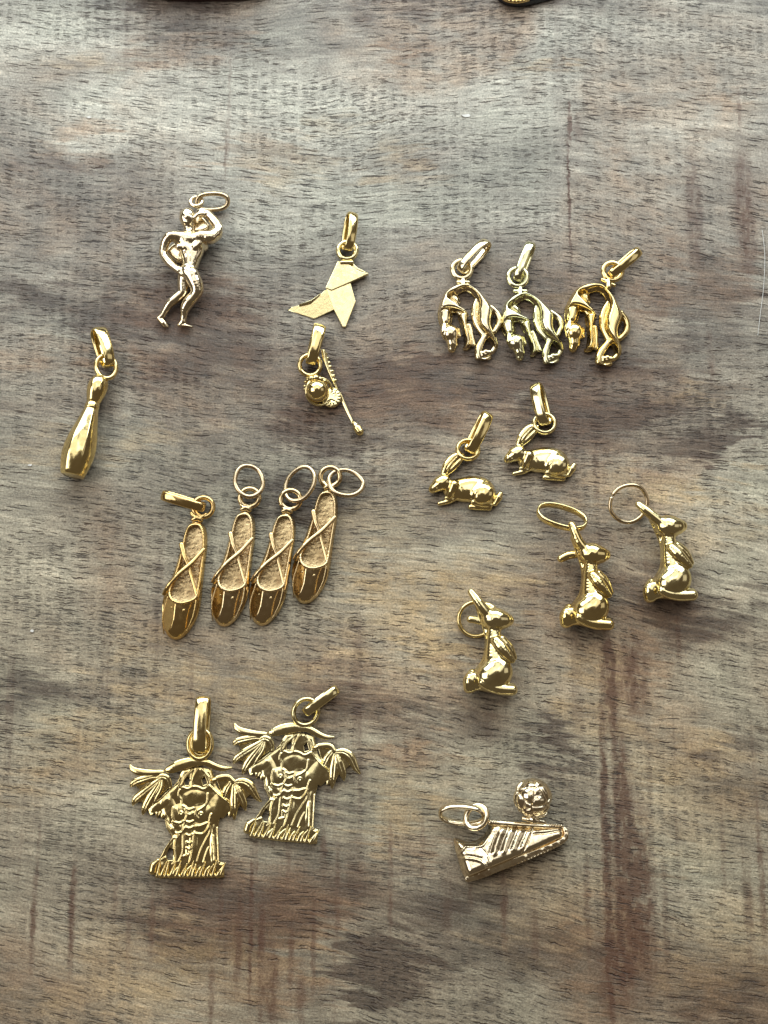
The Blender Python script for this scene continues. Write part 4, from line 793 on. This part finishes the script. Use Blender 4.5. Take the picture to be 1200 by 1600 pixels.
# ------------------------------------------------------------------ man seen from behind
def man():
    t = thing('man_figurine_charm', 300, 415, 'pale gold charm of a bare man seen from behind with one hand to his head', 'charm')
    f = Frame(300, 415, 230, 290, 6.667); v = Vol(-62, 52, -108, 98, 0, 46, 0.7); C = lambda p, k=3, **a: v.chain([(q[0], q[1], q[2], q[3] * (1.0 if a.get('cut') else 1.1)) for q in f.chain(p)], k, **a)
    v.ell(f(418, 330, 22), (11.6, 14.2, 12), 2.5, R(-8)); v.ell(f(432, 380, 23), (7.5, 7.5, 7), 3)
    for x, y, z in ((375, 280, 24), (410, 265, 28), (445, 285, 27), (385, 330, 28), (420, 320, 32), (450, 340, 30), (400, 370, 28), (435, 375, 29)): v.ell(f(x, y, z), (4.2, 4.2, 3.2), 2.5)
    C([(428, 400, 20, 6.6), (435, 480, 20, 6.4), (440, 540, 20, 8)], 4)
    C([(330, 545, 20, 9.5), (440, 560, 20, 10.5), (555, 560, 20, 9.5)], 5); C([(400, 590, 19, 11), (420, 680, 19, 11.0), (440, 760, 19, 10.4), (450, 840, 19, 10.5)], 5, n=2); C([(530, 590, 19, 10.5), (520, 680, 18, 9.5), (480, 780, 18, 9)], 5)
    C([(438, 520, 31.5, 1.3), (455, 620, 32, 1.5), (452, 720, 31.5, 1.4), (450, 800, 30.5, 1.3)], 2, n=3, cut=True); C([(500, 640, 28, 4), (540, 600, 27, 4.6)], 3); C([(330, 640, 27, 4.2), (390, 640, 28, 4)], 3); C([(300, 690, 27, 1.2), (380, 700, 30, 1.5), (430, 670, 31, 1)], 2, cut=True); C([(480, 600, 31, 1), (560, 680, 27, 1.4)], 2, cut=True)
    C([(395, 890, 20, 8.8), (440, 900, 20, 9.6), (470, 930, 21, 9.6)], 4); v.ell(f(415, 890, 26), (7.5, 8.5, 7), 2); v.ell(f(475, 915, 27), (7.5, 9, 7), 2)
    # right leg, left leg
    C([(455, 930, 22, 10.4), (500, 1010, 22, 10.2), (520, 1090, 21, 8.6), (490, 1150, 19, 7.2), (430, 1220, 17, 7.6), (395, 1280, 15, 6.4), (382, 1350, 12, 4.0), (376, 1400, 10, 3.8)], 3, n=3)
    C([(370, 1425, 9, 4.4), (345, 1450, 8, 3.6), (400, 1468, 8, 3.8), (460, 1480, 6, 2.2)], 2)
    C([(385, 930, 16, 8.6), (375, 1030, 15, 7.4), (370, 1110, 14, 6.4), (310, 1170, 13, 6.4), (240, 1225, 12, 5.6), (195, 1290, 10, 4.2), (165, 1345, 9, 3.4)], 3, n=3)
    C([(150, 1360, 8, 3.8), (122, 1378, 7, 2.8), (170, 1430, 7, 3.4), (205, 1475, 6, 2.2)], 2)
    # left arm, hand on hip
    C([(420, 545, 24, 6.2), (340, 530, 25, 6.8), (250, 525, 24, 7.0), (200, 570, 22, 6.2), (172, 650, 20, 5.2), (168, 715, 19, 5.0), (220, 790, 21, 5.2), (285, 850, 24, 4.2), (330, 885, 26, 3.8)], 2.5, n=3)
    for dy in (-18, 0, 18): C([(325, 875 + dy, 27, 1.9), (365, 905 + dy * 1.2, 27.5, 1.5)], .8)
    # right arm up to the head
    C([(470, 560, 24, 7.2), (560, 530, 26, 8.6), (650, 535, 25, 9.8), (715, 500, 23, 9.0), (745, 455, 22, 7.6)], 2.5, n=3); v.ell(f(655, 545, 27), (11.5, 9, 9), 2.5, R(20)); C([(560, 490, 33, 1.1), (600, 560, 33.5, 1.4), (590, 600, 31, 1)], 1.6, cut=True, n=3)
    C([(745, 450, 22, 7.0), (715, 390, 23, 6.2), (665, 330, 24, 5.2), (620, 285, 24, 4.6)], 2, n=3)
    for k in range(4): C([(612 - 6 * k, 280 + 5 * k, 26 + k, 2.4), (570 - 12 * k, 250 + 16 * k, 27 + k, 2.0), (530 - 12 * k, 268 + 22 * k, 27 + k, 1.7)], .8, n=2)
    C([(600, 300, 21, 2.2), (560, 320, 20, 2)], 1); C([(560, 590, 14, 8), (590, 640, 13, 6)], 4)
    # plate of cast metal between the head and the raised arm
    v.inflate(smooth_poly(f.poly([(470, 270), (560, 280), (640, 380), (680, 440), (600, 500), (460, 510), (440, 430), (480, 370)], 8)), 9, 6, zb=3, k=2)
    v.inflate(smooth_poly(f.poly([(280, 590), (330, 600), (390, 700), (390, 800), (320, 800), (230, 730), (190, 690), (220, 640)], 6)), 7, 6, zb=2, k=2)
    v.F -= 1.1; mesh_obj('man_body', *v.mesh(2), G_CHAMP, t)
    link('loop', t, f(512, 168, 13), 0, -14, 9.5, 9, 2.4, 2.4, G_CHAMP)
    link('bail', t, f(680, 168, 13), 2, 24, 25.0, 13.0, 3.2, 2.7, G_RING, p=.8, pitch=2, wob=.01)
man()

# ------------------------------------------------------------------ trainer with a football on it
def sneaker():
    t = thing('sneaker_charm', 795, 1310, 'champagne gold charm of a striped trainer with a football on its toe', 'charm')
    f = Frame(795, 1310, 670, 1190, 5.2174)
    up = f.poly([(203, 622), (240, 630), (290, 648), (345, 655), (400, 638), (450, 600), (485, 545), (498, 492), (560, 492), (700, 505), (860, 515), (1070, 522), (1108, 545), (1118, 585), (1100, 640), (900, 735), (700, 815), (430, 925), (330, 962), (298, 955), (265, 890), (240, 800), (215, 710)], 16)
    v = Vol(-110, 105, -78, 72, 0, 42, 0.7); d2 = sdpoly(v.X2, v.Y2, up); q = np.clip(-d2 / 14, 0, 1)
    wdt = np.interp(v.X2, [f(200, 700)[0], f(600, 700)[0], f(1120, 600)[0]], [27, 31, 22])
    sole_y = np.interp(v.X2, [f(300, 950)[0], f(1110, 640)[0]], [f(300, 950)[1], f(1110, 640)[1]]); wdt = wdt + 7 - 0.17 * np.clip(v.Y2 - sole_y, 0, 90)
    top = blurmap(6 + (wdt - 6) * np.sqrt(1 - (1 - q) ** 2), 12)
    rid = np.zeros_like(top)
    def rd(pts, wd, h, n=3):
        nonlocal rid
        qq = spline(np.array([f(p[0], p[1], 26)[:2] for p in pts]), n); d = stroke2(v.X2, v.Y2, qq); rid = np.where(np.abs(h) > 0, rid + h * np.exp(-(d / wd) ** 2), rid)
    for k in range(4):
        x = 600 + k * 78; rd([(x, 545), (x - 40, 640 - k * 4), (x - 70, 745 - k * 16)], 3.0, 1.7); rd([(x - 32, 545), (x - 72, 640 - k * 4), (x - 105, 745 - k * 16)], 1.5, -1.6)
    rd([(845, 560), (800, 670), (760, 740)], 1.3, -2.0); rd([(520, 560), (470, 640), (420, 690), (300, 690)], 1.6, 2.4); rd([(505, 530), (450, 620), (380, 672), (280, 672)], 1.3, -1.8)
    rd([(245, 790), (330, 788), (420, 810), (470, 860)], 1.6, 2.2); rd([(240, 775), (330, 770), (430, 790)], 1.2, -1.8); rd([(300, 690), (260, 740), (240, 760)], 1.4, 2); rd([(420, 700), (480, 770), (500, 850)], 1.3, -1.6)
    rd([(850, 590), (950, 585), (1080, 560)], 1.3, -2.2); rd([(870, 568), (980, 560), (1080, 548)], 1.6, 1.8); rd([(430, 905), (700, 790), (1100, 625)], 1.3, -2.4)
    top = blurmap(top + rid, 1); v.relief(d2, top, 0.5); mesh_obj('shoe_upper', *v.mesh(1), G_CHAMP, t)
    v = Vol(-110, 105, -82, 40, 0, 40, 0.7); v.chain(f.chain([(318, 955, 14, 5), (430, 920, 15, 5.6), (560, 866, 16, 5.8), (700, 812, 16, 5.8), (900, 732, 15, 5.4), (1085, 645, 14, 4.6), (1116, 585, 13, 4.4), (1100, 545, 13, 3.4)]), 1.5, n=3, zs=2.9)
    for k in range(26):
        s_ = k / 25; x = 440 + s_ * 660; y = 946 - s_ * 292; v.chain(f.chain([(x, y + 4, 29 - 5 * s_, .8), (x + 4, y + 20, 22, .8)]), .5, cut=True)
    mesh_obj('shoe_sole', *v.mesh(1), G_CHAMP, t)
    v = Vol(-110, 105, -20, 62, 0, 44, 0.7); v.chain(f.chain([(500, 498, 22, 3.6), (700, 510, 23.5, 3.6), (900, 524, 22, 3.4), (1080, 538, 17, 2.8)]), 1, n=3)
    for k in range(30):
        s_ = k / 29; v.ell(f(505 + 575 * s_, 488 + 34 * s_, 24.5 - 4 * s_), (1.5, 2.3, 2.0), .5)
    mesh_obj('lace_edging', *v.mesh(1), G_CHAMP, t)
    v = Vol(0, 60, 0, 62, 0, 44, 0.7); v.chain(f.chain([(770, 462, 22, 3.2), (850, 478, 25, 4), (940, 495, 23, 3)]), 2, n=3); v.chain(f.chain([(850, 440, 24, 6), (860, 480, 24, 5)]), 3); v.chain(f.chain([(800, 430, 27, 2), (860, 452, 31, 2), (940, 440, 28, 2), (962, 418, 26, 1.6)]), 1, n=3)
    mesh_obj('ball_mount', *v.mesh(), G_CHAMP, t)
    # football: thirty-two panels with seams
    c = f(846, 292, 29.5); v = Vol(c[0] - 36, c[0] + 36, c[1] - 38, c[1] + 38, -2, c[2] + 34, 0.7)
    g = (1 + 5 ** .5) / 2; ico = [(0, s1, s2 * g) for s1 in (1, -1) for s2 in (1, -1)]; ico = np.array([p for q_ in ico for p in (q_, (q_[1], q_[2], q_[0]), (q_[2], q_[0], q_[1]))]); ico /= np.linalg.norm(ico[0])
    dd = [(s1, s2, s3) for s1 in (1, -1) for s2 in (1, -1) for s3 in (1, -1)] + [p for s1 in (1, -1) for s2 in (1, -1) for q_ in [(0, s1 / g, s2 * g)] for p in (q_, (q_[1], q_[2], q_[0]), (q_[2], q_[0], q_[1]))]; dd = np.array(dd) / 3 ** .5
    X, Y, Z = v.x[:, None, None] - c[0], v.y[None, :, None] - c[1], v.z[None, None, :] - c[2]
    r = np.sqrt(X * X + Y * Y + Z * Z) + 1e-3; rot = np.array(Matrix.Rotation(0.5, 3, 'X') @ Matrix.Rotation(0.35, 3, 'Y'))
    b1 = np.full(r.shape, -9., np.float32); b2 = b1.copy()
    for p, o_ in [(p, -.012) for p in ico] + [(p, .012) for p in dd]:
        p = rot @ p; dt = (X * p[0] + Y * p[1] + Z * p[2]) / r + o_; b2 = np.maximum(b2, np.minimum(b1, dt)); b1 = np.maximum(b1, dt)
    v.F = (r - 28.6 - 1.0 * np.clip(b1 - 0.93, -.1, .1) * 8 + 2.4 * np.exp(-((b1 - b2) / 0.035) ** 2)).astype(np.float32)
    mesh_obj('football', *v.mesh(1), G_CHAMP, t)
    link('loop', t, f(388, 450, 20), 60, -18, 17.5, 15, 3.2, 3.0, G_CHAMP); link('ring', t, f(270, 432, 18), -4, 38, 32, 15.5, 4.0, 2.2, G_CHAMP, p=.85)
sneaker()

# ------------------------------------------------------------------ at the far edge, and crumbs
def far_thing():
    t = thing('dark_ornament', 815, -14, 'dark glossy ornament with a gilt edge cut off by the far edge of the photo', 'ornament'); f = Frame(815, -14)
    mk, tt_, b = new_mat('dark_enamel'); b.inputs['Base Color'].default_value = (0.012, 0.011, 0.014, 1); b.inputs['Roughness'].default_value = 0.12
    v = Vol(-75, 90, -40, 60, 0, 34, 1.0); v.inflate(smooth_poly(f.poly([(768, -30), (775, -4), (792, 6), (812, 9), (840, 3), (872, -6), (890, -30), (850, -62), (790, -60)], 8)), 22, 24, k=0)
    mesh_obj('enamel_body', *v.mesh(), mk, t)
    v = Vol(-75, 90, -40, 60, 0, 34, 1.0); v.chain(f.chain([(776, -10, 15, 2.6), (790, 0, 15, 2.8), (808, 3, 15, 2.8), (826, 0, 15, 2.2)]), 1, n=4)
    for k in range(7): v.ell(f(786 + 6 * k, 1 - abs(k - 3.5) * .8, 18), (2, 2, 2), .8)
    mesh_obj('gilt_edge', *v.mesh(), G_BRZY, t)
    t = thing('brown_form', 315, -45, 'dark red brown rounded form, cut off by the far edge left of centre', 'case'); f = Frame(315, -45)  # rounded brown form of unknown kind at the far edge
    mk, tt_, b = new_mat('dark_red_brown'); b.inputs['Base Color'].default_value = (0.055, 0.022, 0.018, 1); b.inputs['Roughness'].default_value = 0.45
    v = Vol(-190, 190, -60, 80, 0, 60, 2.0); v.inflate(smooth_poly(f.poly([(165, -60), (190, -14), (240, -1), (320, 3), (390, 0), (430, -12), (455, -60), (430, -95), (200, -95)], 4)), 46, 30, k=0); mesh_obj('form_body', *v.mesh(), mk, t)
far_thing()
mc, tc_, bc = new_mat('pale_flake'); bc.inputs['Base Color'].default_value = (0.75, 0.73, 0.68, 1); bc.inputs['Roughness'].default_value = 0.5
for (x, y, a, b, lab) in ((139, 184, 4.2, 2.2, 'tiny white flake lying on the wood near the upper left corner'), (727, 181, 8, 3.6, 'flat pale flake on the wood near the top, right of centre'), (47, 727, 4, 2, 'tiny white flake on the wood left of the bowling pin'), (50, 986, 4, 2.6, 'tiny white flake low on the left side of the wood')):
    bm = bmesh.new(); c = P(x, y, 0); r_ = random.Random(x); n = 7; vt, vb = [], []
    for k in range(n):
        an = k * 2 * math.pi / n + r_.uniform(-.2, .2); q = r_.uniform(.6, 1.1)
        vt.append(bm.verts.new((a * q * math.cos(an) * U, b * q * math.sin(an) * U, (1.2 + r_.uniform(0, .9)) * U))); vb.append(bm.verts.new((a * q * math.cos(an) * U, b * q * math.sin(an) * U, 0.15 * U)))
    bm.faces.new(vt); bm.faces.new(vb[::-1])
    for k in range(n): bm.faces.new((vt[k], vb[k], vb[(k + 1) % n], vt[(k + 1) % n]))
    bmesh.ops.recalc_face_normals(bm, faces=bm.faces)
    me = bpy.data.meshes.new('flake'); bm.to_mesh(me); bm.free(); me.materials.append(mc); o = bpy.data.objects.new('flake', me); COL.objects.link(o); o.location = c; tag(o, lab, 'flake')
f = Frame(1190, 450); V, F = sweep(spline(np.array([f(1191, 360, 1), f(1195, 400, 1.2), f(1193, 450, 1), f(1188, 490, 1.2), f(1184, 525, 1)]), 8), (0, 0, 1), 0.45, 0.45, closed=False, seg=6)
o = mesh_obj('loose_hair', V, F, mc, None); o.location = P(1190, 450, 0); tag(o, 'fine pale loose hair lying on the wood at the right edge', 'hair')
